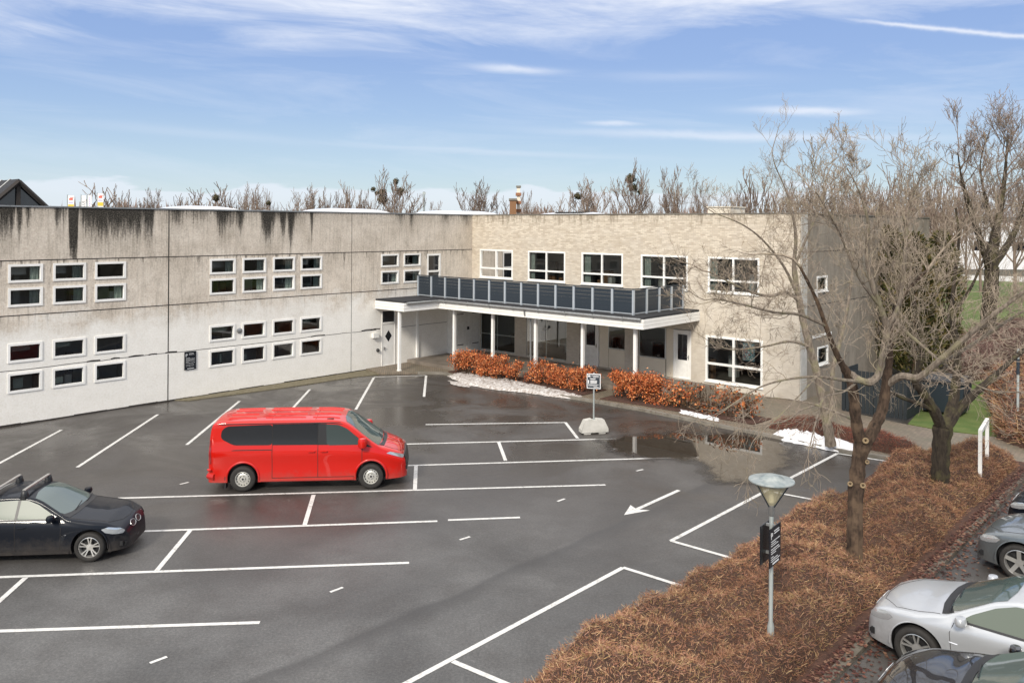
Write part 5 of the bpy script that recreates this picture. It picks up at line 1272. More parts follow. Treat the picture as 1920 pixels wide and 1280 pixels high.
def limb(pts, Z):
    """control points (px, py, dZ, radius) -> smooth polyline in space"""
    P = [(at(x, y, Z+dz), r) for x, y, dz, r in pts]; out = []
    for i in range(len(P)-1):
        a = P[max(i-1, 0)][0]; b, rb = P[i]; c, rc = P[i+1]; d = P[min(i+2, len(P)-1)][0]
        for k in range(4):
            t = k/4; jit = 1+.09*math.sin(i*7.3+k*2.9+pts[0][0]); v = .5*((2*b)+(c-a)*t+(2*a-5*b+4*c-d)*t*t+(3*b-a-3*c+d)*t**3); out.append((v, (rb+(rc-rb)*t)*jit*(.88 if rb < .1 else 1)))
    out.append(P[-1]); return out
def sprout(out, pl, n, rg, L, depth, t0=.2, up=.1, r=.0095, spread=.9, nchild=(3, 5), wob=.22, rmin=.0036, lr=.57, tip=True):
    for j in range(n):
        t = t0+(1-t0)*(j+rg.random())/n; i = min(len(pl)-2, int(t*(len(pl)-1)))
        b = pl[i][0].lerp(pl[i+1][0], rg.random()); dd = (pl[i+1][0]-pl[i][0]).normalized()
        ax = dd.orthogonal().normalized(); ax.rotate(Matrix.Rotation(rg.uniform(0, 6.283), 3, dd))
        d = (dd*rg.uniform(.4, .9)+ax*spread*rg.uniform(.7, 1.2)+Vector((0, 0, up))).normalized()
        grow(out, b, d, L*rg.uniform(.6, 1.25)*(1.15-.4*t), min(r, pl[i][1]*.7), depth, rg, rmin, up, .8, nchild, wob, .45, lr)
    if tip: grow(out, pl[-1][0], pl[-1][0]-pl[-2][0], L, pl[-1][1], depth, rg, rmin, up, .7, nchild, wob, .4, lr)
mat('scar', (.26, .19, .11), .9)
def knots(parent, spots, m, base):
    for i, (x, y, Z, r) in enumerate(spots):
        p = at(x, y, Z); r *= .8; k = MB(); d = (Vector((0, 0, CAM_H))-p).normalized()
        c = d; u = c.orthogonal().normalized(); v = c.cross(u)
        rings = [(r, -.04), (r*1.05, .0), (r*.8, .02), (r*.45, .005), (r*.3, -.02)]
        vs = [p+c*h+(u*math.cos(a)+v*math.sin(a))*q for q, h in rings for a in np.linspace(0, 2*math.pi, 13)[:-1]]
        k.add(vs, [(i_*12+j, i_*12+(j+1) % 12, (i_+1)*12+(j+1) % 12, (i_+1)*12+j) for i_ in range(4) for j in range(12)]); o = k.build('pruning_scar', m, parent, smooth=True); o.matrix_parent_inverse = Matrix.Translation(-base)
def fg_tree(label, base, Z, trunk, limbs, bark, seed, tb=None, group='bare trees around the car park', twigm=None, spots=()):
    rg = random.Random(seed); t = thing('bare_tree', label, 'tree', base, 0, group); lb_ = []
    tr = limb(trunk, Z); 
    # root flare
    o1 = branch_tubes([tr], 'trunk', tb or bark, None); big = []; small = []
    for pts, kw in limbs:
        kw = dict(kw); lb_.append(kw.pop('b', None)); pl = limb(pts, Z); big.append(pl); a = []
        sprout(a, pl, rg=rg, **kw); small += a
    o2 = [branch_tubes([pl], 'limb', lb or bark, None) for pl, lb in zip(big, lb_)]; o3 = branch_tubes(small, 'crown', twigm or M['bark_twig'], None)
    for o in (o1, o3, *o2): o.parent = t; o.matrix_parent_inverse = Matrix.Translation(-Vector(base))
    if spots: knots(t, spots, M['scar'], Vector(base))
    return t, small
# --- nearest tree with the double fork
Z1 = 17.0
K = dict
fg_tree('bare tree with scarred brown trunk forking low, in the hedge beside the silver car', (at(1601, 1085, Z1).x, Z1, .3), Z1,
    [(1601, 1110, 0, .21), (1602, 1060, 0, .175), (1603, 980, 0, .155), (1605, 915, 0, .16), (1611, 860, 0, .155), (1620, 822, 0, .19)],
    [([(1616, 835, 0, .13), (1606, 795, -.1, .115), (1601, 745, -.2, .11), (1595, 712, -.2, .105), (1580, 685, -.3, .075), (1565, 655, -.4, .06), (1548, 610, -.5, .05), (1530, 560, -.6, .04), (1500, 500, -.8, .028)], K(n=8, L=1.1, depth=3, t0=.55, up=0, b=M['bark_brown'])),
     ([(1622, 835, 0, .13), (1640, 800, .1, .12), (1655, 765, .2, .115), (1662, 715, .2, .10), (1668, 655, .2, .085), (1672, 600, .3, .07), (1690, 560, .3, .06), (1705, 540, .4, .045), (1740, 505, .5, .03)], K(n=8, L=1.1, depth=3, t0=.5, b=M['bark_brown'])),
     ([(1595, 700, -.2, .075), (1612, 712, -.5, .075), (1632, 716, -.5, .085), (1648, 700, -.5, .08), (1655, 665, -.6, .075), (1663, 618, -.6, .075), (1650, 575, -.7, .065), (1635, 530, -.8, .055), (1625, 480, -.8, .045), (1628, 420, -.9, .035), (1615, 370, -1., .022), (1604, 345, -1.1, .013), (1594, 325, -1.2, .009)], K(n=22, L=.85, depth=3, t0=.22, up=.22)),
     ([(1663, 618, -.6, .05), (1685, 570, -.6, .045), (1695, 500, -.5, .04), (1700, 430, -.4, .03), (1708, 380, -.3, .02), (1712, 350, -.3, .012)], K(n=18, L=.9, depth=3, t0=.15, up=.22)),
     ([(1665, 720, .2, .09), (1690, 705, -.1, .085), (1720, 708, -.4, .08), (1745, 690, -.6, .07), (1790, 650, -.9, .06), (1850, 600, -1.2, .05), (1930, 540, -1.5, .04), (2000, 500, -1.8, .03)], K(n=12, L=1.1, depth=3, t0=.35, up=.08)),
     ([(1745, 690, -.6, .05), (1800, 660, -.5, .045), (1860, 620, -.5, .04), (1930, 575, -.5, .032)], K(n=8, L=1.2, depth=3, t0=.2)),
     ([(1622, 716, -.5, .045), (1580, 712, -.9, .035), (1530, 706, -1.3, .030), (1470, 712, -1.7, .025), (1420, 728, -2, .02), (1370, 760, -2.2, .014), (1335, 780, -2.3, .008)], K(n=7, L=.9, depth=2, t0=.3, up=-.1)),
     ([(1612, 712, -.5, .035), (1580, 735, -1.0, .026), (1545, 745, -1.6, .022), (1530, 790, -1.9, .015), (1520, 830, -2.0, .010)], K(n=4, L=.6, depth=2, t0=.4, up=-.2)),
     ([(1606, 790, -.1, .05), (1585, 780, .5, .035), (1555, 768, .8, .028), (1515, 755, 1.1, .02), (1440, 745, 1.4, .014), (1380, 755, 1.6, .009)], K(n=5, L=.8, depth=2, t0=.3, up=-.05)),
     ([(1548, 610, -.5, .04), (1500, 590, -.8, .034), (1450, 585, -1.1, .028), (1390, 570, -1.4, .020), (1340, 560, -1.7, .012)], K(n=10, L=.9, depth=3, t0=.25)),
     ([(1650, 575, -.7, .04), (1610, 520, -1.1, .032), (1580, 450, -1.3, .026), (1560, 410, -1.5, .02), (1530, 360, -1.8, .012)], K(n=18, L=.85, depth=3, t0=.15, up=.2)),
     ([(1672, 600, .3, .05), (1720, 640, .2, .035), (1780, 690, -.3, .025), (1850, 730, -.8, .02), (1920, 735, -1.2, .014)], K(n=7, L=.9, depth=2, t0=.3, up=-.1)),
     ([(1530, 706, -1.3, .022), (1500, 740, -1.8, .018), (1450, 790, -2.1, .013), (1410, 830, -2.2, .01), (1400, 880, -2.2, .006)], K(n=4, L=.5, depth=2, t0=.3, up=-.2)),
    ], M['bark_grey'], 21, M['bark_brown'], spots=[(1623, 826, Z1-.20, .075), (1626, 866, Z1-.17, .055), (1594, 907, Z1-.15, .065), (1618, 910, Z1-.17, .07)])
# --- dark trunk behind it on the right
Z2 = 21.9
fg_tree('bare tree with a dark straight trunk in the hedge left of the white hoop', (at(1762, 930, Z2).x, Z2, .3), Z2,
    [(1763, 960, 0, .27), (1763, 900, 0, .235), (1764, 850, 0, .225), (1768, 800, 0, .25)],
    [([(1766, 805, 0, .15), (1752, 770, -.2, .13), (1730, 735, -.4, .11), (1715, 710, -.5, .10), (1730, 660, -.6, .08), (1720, 600, -.7, .065), (1705, 520, -.8, .05), (1700, 460, -.9, .035), (1694, 410, -1, .02)], K(n=13, L=1.2, depth=3, t0=.3, up=.12)),
     ([(1772, 805, 0, .17), (1785, 765, .2, .15), (1792, 720, .3, .12), (1795, 660, .3, .10), (1785, 590, .3, .07), (1790, 520, .3, .055), (1798, 450, .2, .04), (1792, 390, .2, .025)], K(n=13, L=1.2, depth=3, t0=.3, up=.12)),
     ([(1775, 800, 0, .15), (1800, 765, .2, .12), (1830, 735, .4, .10), (1870, 700, .6, .08), (1925, 650, .8, .06), (1980, 600, 1, .04)], K(n=9, L=1.3, depth=3, t0=.3, up=.1)),
     ([(1752, 770, -.2, .07), (1720, 755, -.5, .06), (1690, 745, -.7, .045), (1672, 735, -.8, .03)], K(n=4, L=.7, depth=2, t0=.3)),
     ([(1785, 590, .3, .05), (1820, 540, .1, .04), (1850, 470, 0, .032), (1870, 400, -.1, .02)], K(n=9, L=1.3, depth=3, t0=.2, up=.15)),
    ], M['bark_dark'], 33)
# --- pale leaning tree at the snow bank
Z3 = 27.5
fg_tree('slender pale bare tree leaning left beside the white snow bank at the brick corner', (at(1556, 830, Z3).x, Z3, .1), Z3,
    [(1558, 835, 0, .19), (1552, 800, 0, .16), (1543, 755, 0, .14), (1532, 700, 0, .135), (1518, 650, 0, .13)],
    [([(1518, 650, 0, .125), (1508, 610, 0, .12), (1498, 560, 0, .11), (1489, 500, 0, .085), (1492, 440, -.2, .06), (1478, 370, -.4, .035), (1455, 315, -.5, .02)], K(n=17, L=1.5, depth=3, t0=.25, up=.2)),
     ([(1500, 565, 0, .08), (1475, 548, -.3, .07), (1445, 555, -.6, .06), (1410, 548, -.9, .045), (1370, 530, -1.2, .03), (1330, 510, -1.4, .02)], K(n=12, L=1.3, depth=3, t0=.2)),
     ([(1498, 560, 0, .07), (1470, 500, -.3, .055), (1430, 450, -.6, .04), (1390, 420, -.8, .028), (1340, 400, -1, .015)], K(n=10, L=1.2, depth=3, t0=.2, up=.15)),
     ([(1489, 500, 0, .06), (1515, 440, .3, .045), (1540, 380, .6, .03), (1550, 330, .8, .02)], K(n=8, L=1.2, depth=3, t0=.2, up=.1)),
     ([(1556, 790, 0, .10), (1560, 745, .2, .09), (1562, 690, .3, .085), (1575, 640, .5, .07), (1590, 570, .7, .055), (1600, 480, .9, .04), (1590, 400, 1.1, .025)], K(n=10, L=1.3, depth=3, t0=.35, up=.1)),
     ([(1518, 650, 0, .06), (1480, 640, -.6, .045), (1430, 650, -1.1, .032), (1370, 655, -1.4, .022), (1330, 640, -1.6, .012)], K(n=10, L=1.2, depth=3, t0=.2)),
     ([(1543, 755, 0, .05), (1500, 770, -.8, .035), (1470, 790, -1.2, .025), (1400, 800, -1.8, .018), (1370, 815, -2, .01)], K(n=5, L=.8, depth=2, t0=.3, up=-.1)),
    ], M['bark_grey'], 45)
# --- tall tree at the right edge beyond the lawn
Z4_ = 50
fg_tree('tallest bare tree, at the right edge of the picture on the lawn', (at(1853, 650, Z4_).x, Z4_, .1), Z4_,
    [(1852, 660, 0, .55), (1853, 600, 0, .45), (1858, 540, 0, .42), (1860, 500, 0, .40)],
    [([(1860, 505, 0, .34), (1866, 440, 0, .27), (1876, 380, 0, .20), (1884, 330, 0, .11), (1887, 290, 0, .06), (1888, 262, 0, .03)], K(n=17, L=2.3, depth=3, t0=.15, up=.25, r=.045, rmin=.010)),
     ([(1858, 510, 0, .25), (1835, 440, -1, .2), (1815, 380, -2, .14), (1802, 330, -3, .07), (1796, 285, -4, .03)], K(n=12, L=2.1, depth=3, t0=.2, up=.25, r=.04, rmin=.010)),
     ([(1861, 500, 0, .25), (1900, 440, 1, .18), (1925, 370, 2, .10), (1940, 310, 2, .05)], K(n=12, L=2.1, depth=3, t0=.2, up=.25, r=.04, rmin=.010)),
     ([(1866, 440, 0, .14), (1845, 360, 1, .09), (1838, 310, 2, .05), (1845, 275, 2, .03)], K(n=11, L=1.9, depth=3, t0=.1, up=.25, r=.035, rmin=.010))],
    M['bark_dark'], 57, twigm=M['bark_far'])

# --- background trees: four prototypes, copied
def proto(seed, H, wide, rmin, kind):
    rg = random.Random(seed); segs = []
    r0 = .022*H
    if kind == 'round':
        grow(segs, Vector((0, 0, 0)), Vector((0, 0, 1)), H*.72, r0, 0, rg, rmin, .3, wob=.04, taper=.4)
        top = segs[0][-1][0]
        for j in range(13):
            a = j*2.4+rg.random(); f = j/12; e = (1.15-.75*f)*wide*rg.uniform(.8, 1.1); pl = segs[0]; q = pl[1][0].lerp(pl[-1][0], f*.95)
            grow(segs, q, Vector((math.cos(a)*e, math.sin(a)*e, .95)), H*(.46-.18*f)*rg.uniform(.85, 1.1), r0*.45*(1-.4*f), 3, rg, rmin, .22, .7, (3, 5), .12, .4, .55)
    else:
        for j in range(6):
            a = j*1.9+rg.random(); e = rg.uniform(.05, .35)*wide
            grow(segs, Vector((rg.uniform(-.5, .5), rg.uniform(-.5, .5), 0)), Vector((math.cos(a)*e, math.sin(a)*e, 1)), H*.62*rg.uniform(.7, 1.1), r0*.5, 3, rg, rmin, .45, .5, (3, 5), .09, .4, .55)
    return segs
tw = M['bark_far']
protos = []
for i, (seed, wide, kind) in enumerate(((1, 1.0, 'round'), (2, .8, 'round'), (3, .8, 'poplar'), (4, 1.1, 'round'))):
    segs = proto(seed, 12, wide, .028, kind); mb = MB()
    for pl in segs: mb.tube([p for p, _ in pl], [r for _, r in pl], 3 if max(r for _, r in pl) < .1 else 6, caps=False)
    o = mb.build('background_tree', tw, smooth=True); hmax = float(np.percentile([v[2] for v in mb.v], 99.7)); protos.append((o, hmax, float(np.percentile([abs(v[0]) for v in mb.v], 96))))
usedp = set()
def bg_tree(i, px, ytop, Z, wpx, label, group='bare trees on the horizon', rot=None):
    o, hm, wm_ = protos[i]; base = at(px, 400, Z); hh = CAM_H-(ytop-(HY+.006*(px-960)))/FPX*Z
    if i in usedp: c = o.copy(); col.objects.link(c)
    else: c = o; usedp.add(i)
    c.location = (base.x, Z, 0); sz = hh/hm; sx = wpx/2/FPX*Z/wm_*1.25; c.scale = (sx, sx, sz); c.rotation_euler = (0, 0, rot if rot is not None else px*.37)
    return tag(c, label, 'tree', group)
ORD = 'first second third fourth fifth sixth seventh eighth ninth tenth eleventh twelfth thirteenth fourteenth fifteenth sixteenth'.split()
SL = [395, 438, 470, 488, 625, 648, 662, 686, 820, 1030, 360, 330]; BL = [1440, 1475, 1512, 1545, 1585, 1625, 1665, 1700, 1740, 1780, 1812, 1840, 1905, 1600, 1760, 1690]
BG = [(0, 740, 321, 95, 82, 'broad bare tree full of mistletoe balls above the concrete wing'), (3, 903, 341, 100, 66, 'rounded bare tree just left of the square chimney'),
      (1, 991, 359, 110, 40, 'small bare tree just right of the square chimney'), (3, 1098, 336, 100, 68, 'bare tree with one mistletoe ball left of the tallest horizon tree'),
      (0, 1184, 308, 95, 78, 'tall broad bare tree with dark nests in its crown above the brick wing'), (1, 1260, 314, 95, 66, 'bare tree with upright crown between the nest tree and the small tree'),
      (1, 1314, 340, 105, 40, 'small neat bare tree right of the upright-crowned tree'), (3, 1384, 344, 100, 44, 'bare tree behind the dark blue roof vent'),
      (2, 508, 357, 120, 18, 'thin lone sapling right of the largest roof skylight'), (1, 285, 354, 140, 48, 'bare tree behind the roof edge right of the coloured banners'),
      (2, 205, 349, 130, 60, 'reddish bare tree behind the coloured banners'), (2, 235, 352, 135, 34, 'narrow bare tree just right of the banner tree'),
      (3, 582, 351, 120, 60, 'spreading bare tree between two white skylights')]
for i, px, yt, Z, wpx, lb in BG: bg_tree(i, px, yt, Z, wpx, lb)
for i, px, yt, Z, wpx in ((2, 395, 350, 130, 46), (2, 438, 352, 135, 34), (0, 470, 348, 130, 44), (2, 488, 350, 128, 30), (2, 625, 356, 130, 32), (2, 648, 352, 132, 26), (2, 662, 346, 130, 30), (1, 686, 356, 130, 36), (1, 820, 378, 140, 40), (3, 1030, 385, 140, 50), (2, 360, 360, 140, 40), (2, 330, 366, 142, 40)):
    bg_tree(i, px, yt, Z, wpx, '%s slim bare tree from the left in the row behind the white roof skylights' % ORD[sorted(SL).index(px)], 'row of slim bare trees behind the skylights')
for i, px, yt, Z, wpx in ((2, 1440, 322, 90, 60), (1, 1475, 338, 95, 44), (2, 1512, 325, 88, 52), (0, 1545, 332, 90, 60), (1, 1585, 340, 95, 50), (3, 1625, 328, 90, 60), (2, 1665, 320, 92, 48), (1, 1700, 310, 90, 56), (0, 1740, 335, 92, 60), (2, 1780, 315, 88, 50), (1, 1812, 325, 90, 50), (0, 1840, 345, 95, 60), (3, 1905, 335, 90, 70), (3, 1600, 360, 80, 70), (0, 1760, 358, 80, 70), (3, 1690, 356, 82, 70)):
    bg_tree(i, px, yt, Z, wpx, '%s upright bare tree from the left in the dense belt behind the right-hand trees' % ORD[sorted(BL).index(px)], 'dense belt of bare trees at the right')
# mistletoe and nests
def ball(px, py, Z, r, name='mistletoe_ball', lb=None, c=None):
    m = MB(); rg = random.Random(int(px*7+py)); P = at(px, py, Z)
    r *= .58
    for k in range(150):
        v = Vector((rg.gauss(0, 1), rg.gauss(0, 1), rg.gauss(0, 1))).normalized(); q = P+v*r*rg.uniform(.45, 1.05); u = v.orthogonal().normalized()*.22*r; w_ = v.cross(u).normalized()*.22*r
        m.add([q-u, q+w_, q+u, q-w_], [(0, 1, 2, 3)])
    m.lathe([(0, -r*.6), (r*.4, -r*.45), (r*.6, 0), (r*.4, r*.45), (0, r*.6)], P, n=10)
    return tag(m.build(name, M['mistletoe']), lb, 'mistletoe' if 'mis' in name else 'nest', 'mistletoe balls in the horizon trees')
for px, py, r, lb in ((700, 355, .55, 'mistletoe ball hanging outermost on the left of the mistletoe tree'), (706, 362, .5, 'lower olive mistletoe ball near the left side of the mistletoe tree'), (716, 361, .9, 'big olive mistletoe ball left of the trunk of the mistletoe tree'), (716, 375, 1.0, 'lowest dark mistletoe ball of the mistletoe tree'), (742, 340, .7, 'highest mistletoe ball of the mistletoe tree'), (751, 358, .85, 'mistletoe ball on the right side of the mistletoe tree')): ball(px, py, 95, r, lb=lb)
for px, py, Z, r, lb in ((1084, 368, 100, .9, 'single olive mistletoe ball in the tree left of the nest tree'), (1183, 335, 95, 1.1, 'upper dark ball in the tall nest tree'), (1188, 352, 95, .9, 'lower dark ball in the tall nest tree'), (1200, 360, 95, .6, 'small ball right of the trunk in the tall nest tree'), (503, 381, 119, .7, 'dark ball low beside the thin lone sapling'), (405, 371, 129, 1.1, 'wide flat ball behind the largest skylight')): ball(px, py, Z, r, lb=lb)
# far wood along the horizon (one mass)
fw = MB(); rg = random.Random(77)
for k in range(24000):
    x = rg.uniform(-190, 260); y = 185+rg.uniform(0, 60); h = 9.7+.9*math.sin(x*.05)+.8*math.sin(x*.13+1)+.7*math.sin(x*.31)+rg.uniform(-1.6, 1.8)
    if x > 110: y -= 40
    z0 = h*rg.uniform(.35, .78); w_ = rg.uniform(.10, .34)
    t_ = rg.uniform(.7, 1.25); c = (.23*t_, .165*t_, .14*t_)
    fw.add([(x-w_, y, z0), (x+w_, y, z0), (x+rg.uniform(-.8, .8), y+rg.uniform(-.5, .5), min(h*1.06, z0+h*rg.uniform(.18, .35)))], [(0, 1, 2)], 0, c)
tag(fw.build('far_wood', M['twig_tint']), 'brownish far-off wood along the horizon', 'wood', kind='stuff')
# dark clipped hedge beyond the lawn, warehouse behind it
def leafy_box(name, x0, x1, y0, y1, z0, z1, n, tints, label, cat, m, size, frame=True, group=None, lump=.25, seed=1, twig=0):
    rg = random.Random(seed); t = thing(name, label, cat, W((x0+x1)/2, (y0+y1)/2, 0) if frame else ((x0+x1)/2, (y0+y1)/2, 0), LOCROT if frame else 0, group)
    cx, cy = (x0+x1)/2, (y0+y1)/2; hx, hy = (x1-x0)/2, (y1-y0)/2
    mb = MB()
    cl_ = [(rg.uniform(-1, 1), rg.uniform(-.75, .75), rg.uniform(-.75, .9)) for _ in range(int(20*(x1-x0)))] if lump > .08 else None
    for k in range(n):
        if cl_:
            a_ = rg.choice(cl_); P = Vector((max(-1.04, min(1.04, a_[0]+rg.gauss(0, .10/hx)))*hx, a_[1]*hy+rg.gauss(0, .14), (z0+z1)/2+a_[2]*(z1-z0)/2*(.9+.16*math.sin(a_[0]*hx*2.3+seed))+rg.gauss(0, .11)))
            if P.z < z0+.03: continue
            d1 = Vector((rg.gauss(0, 1), rg.gauss(0, 1), rg.gauss(0, 1))).normalized(); d2 = d1.orthogonal().normalized(); s_ = size*rg.uniform(.5, 1.3); c = rg.choice(tints); j = rg.uniform(.7, 1.25)
            mb.add([P-d1*s_, P+d2*s_*.55, P+d1*s_, P-d2*s_*.55], [(0, 1, 2, 3)], 0, tuple(v_*j for v_ in c)); continue
        f = rg.random(); a = rg.uniform(-1, 1); b = rg.uniform(-1, 1)
        # favour the outer shell
        u, v, w_ = rg.uniform(-1, 1), rg.uniform(-1, 1), rg.uniform(-1, 1)
        q = rg.random()
        if q < .34: w_ = rg.uniform(.7, 1.05)
        elif q < .67: v = rg.choice((-1, 1))*rg.uniform(.7, 1.05)
        elif q < .85: u = rg.choice((-1, 1))*rg.uniform(.85, 1.03)
        n_ = math.sin(u*hx*3.1+seed)*math.sin(v*hy*4+w_*3)*lump
        if lump > .08 and math.sin(u*hx*4.3+seed*2)+math.sin(w_*2.6+u*hx*1.7+seed)+.8*math.sin(u*hx*9+w_*5) < -1.25+rg.random()*.7-lump*.6+.3: continue
        P = Vector((u*hx, v*hy*(1+n_), (z0+z1)/2+w_*(z1-z0)/2*(1+.35*n_)))
        d1 = Vector((rg.gauss(0, 1), rg.gauss(0, 1), rg.gauss(0, 1))).normalized(); d2 = d1.orthogonal().normalized(); s_ = size*rg.uniform(.6, 1.25)
        c = rg.choice(tints); j = rg.uniform(.75, 1.2)
        mb.add([P-d1*s_, P+d2*s_*.6, P+d1*s_, P-d2*s_*.6], [(0, 1, 2, 3)], 0, tuple(v_*j for v_ in c))
    mb.build('foliage', m, t)
    if twig:
        mt = MB()
        for k in range(twig):
            p = Vector((rg.uniform(-hx, hx)*.95, rg.uniform(-hy, hy)*.6, z0)); q = p+Vector((rg.gauss(0, .12), rg.gauss(0, .12), (z1-z0)*rg.uniform(.6, 1.05)))
            mt.tube([p, p.lerp(q, .5)+Vector((rg.gauss(0, .05), rg.gauss(0, .05), 0)), q], [.012, .009, .004], 3, caps=False)
        mt.build('stems', M['bark_brown'], t)
    return t
OR = [(.46, .115, .035), (.56, .17, .05), (.36, .08, .028), (.60, .26, .11), (.22, .06, .025), (.13, .05, .03), (.42, .14, .05)]
leafy_box('beech_hedge', 4.0, 7.3, -5.6, -4.75, .14, 1.2, 9000, OR, 'orange-leaved beech hedge nearest the store cupboard, in front of the dark glazing', 'hedge', M['leaf_tint'], .042, group='orange beech hedges before the entrance', lump=.3, seed=3, twig=60)
leafy_box('beech_hedge', 7.45, 8.0, -5.3, -4.7, .14, 1.15, 1000, OR, 'small ragged orange beech shrub left of the downpipe', 'hedge', M['leaf_tint'], .042, group='orange beech hedges before the entrance', seed=4, twig=16, lump=.4)
leafy_box('beech_hedge', 8.45, 12.1, -5.0, -4.25, .14, 1.1, 9000, OR, 'orange beech hedge left of the grey parking sign', 'hedge', M['leaf_tint'], .042, group='orange beech hedges before the entrance', lump=.3, seed=5, twig=60)
leafy_box('beech_hedge', 13.15, 15.7, -5.0, -4.15, .13, 1.25, 11000, OR, 'dense clipped orange beech hedge right of the grey parking sign', 'hedge', M['leaf_tint'], .042, group='orange beech hedges before the entrance', lump=.12, seed=6, twig=60)
leafy_box('beech_hedge', 15.75, 19.6, -4.95, -4.2, .13, 1.15, 1500, OR+[(.2, .11, .05)]*4, 'thin half-bare beech hedge with scattered orange leaves under the large lower window', 'hedge', M['leaf_tint'], .065, group='orange beech hedges before the entrance', lump=.5, seed=7, twig=330)

# --- brown twiggy hedges
BR = [(.34, .165, .090), (.41, .22, .125), (.22, .10, .058), (.36, .18, .12), (.12, .06, .040), (.48, .30, .17), (.56, .38, .21), (.39, .21, .15), (.34, .23, .10)]
def twig_hedge(name, outline, h, n, label, seed, tints=BR, loc_frame=True, L=(.045, .13), core=True, group=None, base=0, w=.0034):
    rg = random.Random(seed); P = [Vector(p) for p in outline]; c0 = sum(P, Vector((0, 0)))/len(P)
    t = thing(name, label, 'hedge', W(c0.x, c0.y, 0), LOCROT, group)
    def inside(p):
        c = False
        for a, b in zip(P, P[1:]+P[:1]):
            if (a.y > p.y) != (b.y > p.y) and p.x < (b.x-a.x)*(p.y-a.y)/(b.y-a.y)+a.x: c = not c
        return c
    def dist(p):
        m_ = 9
        for a, b in zip(P, P[1:]+P[:1]):
            s_ = max(0, min(1, (p-a).dot(b-a)/(b-a).length_squared)); m_ = min(m_, (p-a-(b-a)*s_).length)
        return m_
    def hz(p):
        d = dist(p); e = 1-math.exp(-max(0, d)/.13)
        return base+h*e*(.82+.15*math.sin(p.x*2.3+p.y*.9)+.08*math.sin(p.x*5.1-p.y*3.3)+.08*math.sin(p.y*1.3+1)+.05*math.sin(p.y*7.1+p.x*6))
    x0 = min(p.x for p in P); x1 = max(p.x for p in P); y0 = min(p.y for p in P); y1 = max(p.y for p in P)
    if core:
        g = .22; nx_ = int((x1-x0)/g)+2; ny_ = int((y1-y0)/g)+2; vs = []; ok = []
        for i in range(nx_):
            for j in range(ny_):
                p = Vector((x0+i*g, y0+j*g)); s_ = inside(p); ok.append(s_); vs.append((p.x-c0.x, p.y-c0.y, (hz(p)-.10 if s_ else -.05)+rg.uniform(-.03, .03)))
        mb = MB(); fs = []
        for i in range(nx_-1):
            for j in range(ny_-1):
                q = (i*ny_+j, (i+1)*ny_+j, (i+1)*ny_+j+1, i*ny_+j+1)
                if any(ok[k] for k in q): fs.append(q)
        mb.add(vs, fs); mb.build('inner_growth', M['bedfill'], t, smooth=True)
    mb = MB(); k = 0
    while k < n:
        p = Vector((rg.uniform(x0, x1), rg.uniform(y0, y1)))
        if not inside(p): continue
        k += 1; top = hz(p); z = top*(1 if rg.random() < .75 else rg.uniform(.3, 1))-rg.uniform(.02, .14)
        ed = dist(p); lean = Vector((rg.gauss(0, .8), rg.gauss(0, .8), rg.uniform(-.1, .9))).normalized(); l = rg.uniform(*L)
        big_ = math.sin(p.x*.9+p.y*.55)*math.sin(p.y*.37-p.x*.5+2); kk = .86+.22*big_
        if k % 5 == 0:
            e_ = rg.randrange(len(P)); f_ = rg.random(); pe = P[e_].lerp(P[(e_+1) % len(P)], f_); ed_ = (P[(e_+1) % len(P)]-P[e_]).normalized(); nn_ = Vector((-ed_.y, ed_.x)); pe = pe+nn_*rg.uniform(.05, .22)*(1 if inside(pe+nn_*.1) else -1); p = pe; z = base+(hz(p)-base)*rg.random()**.6-.03
        q = Vector((p.x-c0.x, p.y-c0.y, z)); s_ = lean.cross(Vector((rg.gauss(0, 1), rg.gauss(0, 1), rg.gauss(0, 1)))).normalized()*w
        tl = q+lean*l; cl = math.sin(p.x*1.7+p.y*.8)+math.sin(p.y*1.9-p.x*.6)
        c = rg.choice(tints[:5] if cl < 0 and rg.random() < .5 else tints); j = rg.uniform(.7, 1.25)*kk
        mb.add([q-s_, q+s_, tl+s_*.6, tl-s_*.6], [(0, 1, 2, 3)], 0, tuple(v_*j for v_ in c))
        # side twig
        m_ = q+lean*l*rg.uniform(.3, .7); l2 = (lean+Vector((rg.gauss(0, .8), rg.gauss(0, .8), rg.gauss(0, .4)))).normalized()*l*.5
        mb.add([m_-s_*.7, m_+s_*.7, m_+l2], [(0, 1, 2)], 0, tuple(v_*j for v_ in c))
    mb.build('twigs', M['twig_tint'], t); return t
hx0 = 25.1
main_outline = [(25.45, -31), (28.5, -31), (28.45, -18), (28.45, -12), (28.45, -8), (28.45, -5.6), (27.0, -5.2), (26.0, -5.6), (25.8, -7), (25.7, -10), (25.55, -14), (25.4, -18), (25.4, -24)]
twig_hedge('twig_hedge', main_outline, 1.10, 215000, 'long low brown twiggy hedge between the car park and the right-hand cars', 1)
RB = [(.22, .05, .035), (.30, .08, .05), (.14, .035, .028), (.36, .15, .09), (.25, .12, .07)]
twig_hedge('twig_hedge', [(20.3, -5.3), (21.6, -5.7), (23.2, -5.9), (25.2, -5.9), (25.6, -5.1), (24.2, -4.4), (22.4, -4.0), (20.7, -4.3)], .55, 11000, 'low red-brown shrub strip behind the white snow bank', 2, RB, base=.08)
twig_hedge('twig_hedge', [(28.2, -2.4), (30.5, -3.0), (36, -3.0), (38, 10), (30, 16), (25.0, 14), (24.6, 7.5), (26.3, 1.5), (26.9, -1.2)], 1.35, 30000, 'tall brown twig hedge around the lamp post at the right edge', 6, L=(.15, .45), base=.1, w=.010)
_q = [loc(gp(*p, .2))[:2] for p in ((1775, 655), (1850, 628), (1940, 612), (1960, 690), (1880, 705), (1800, 712))]
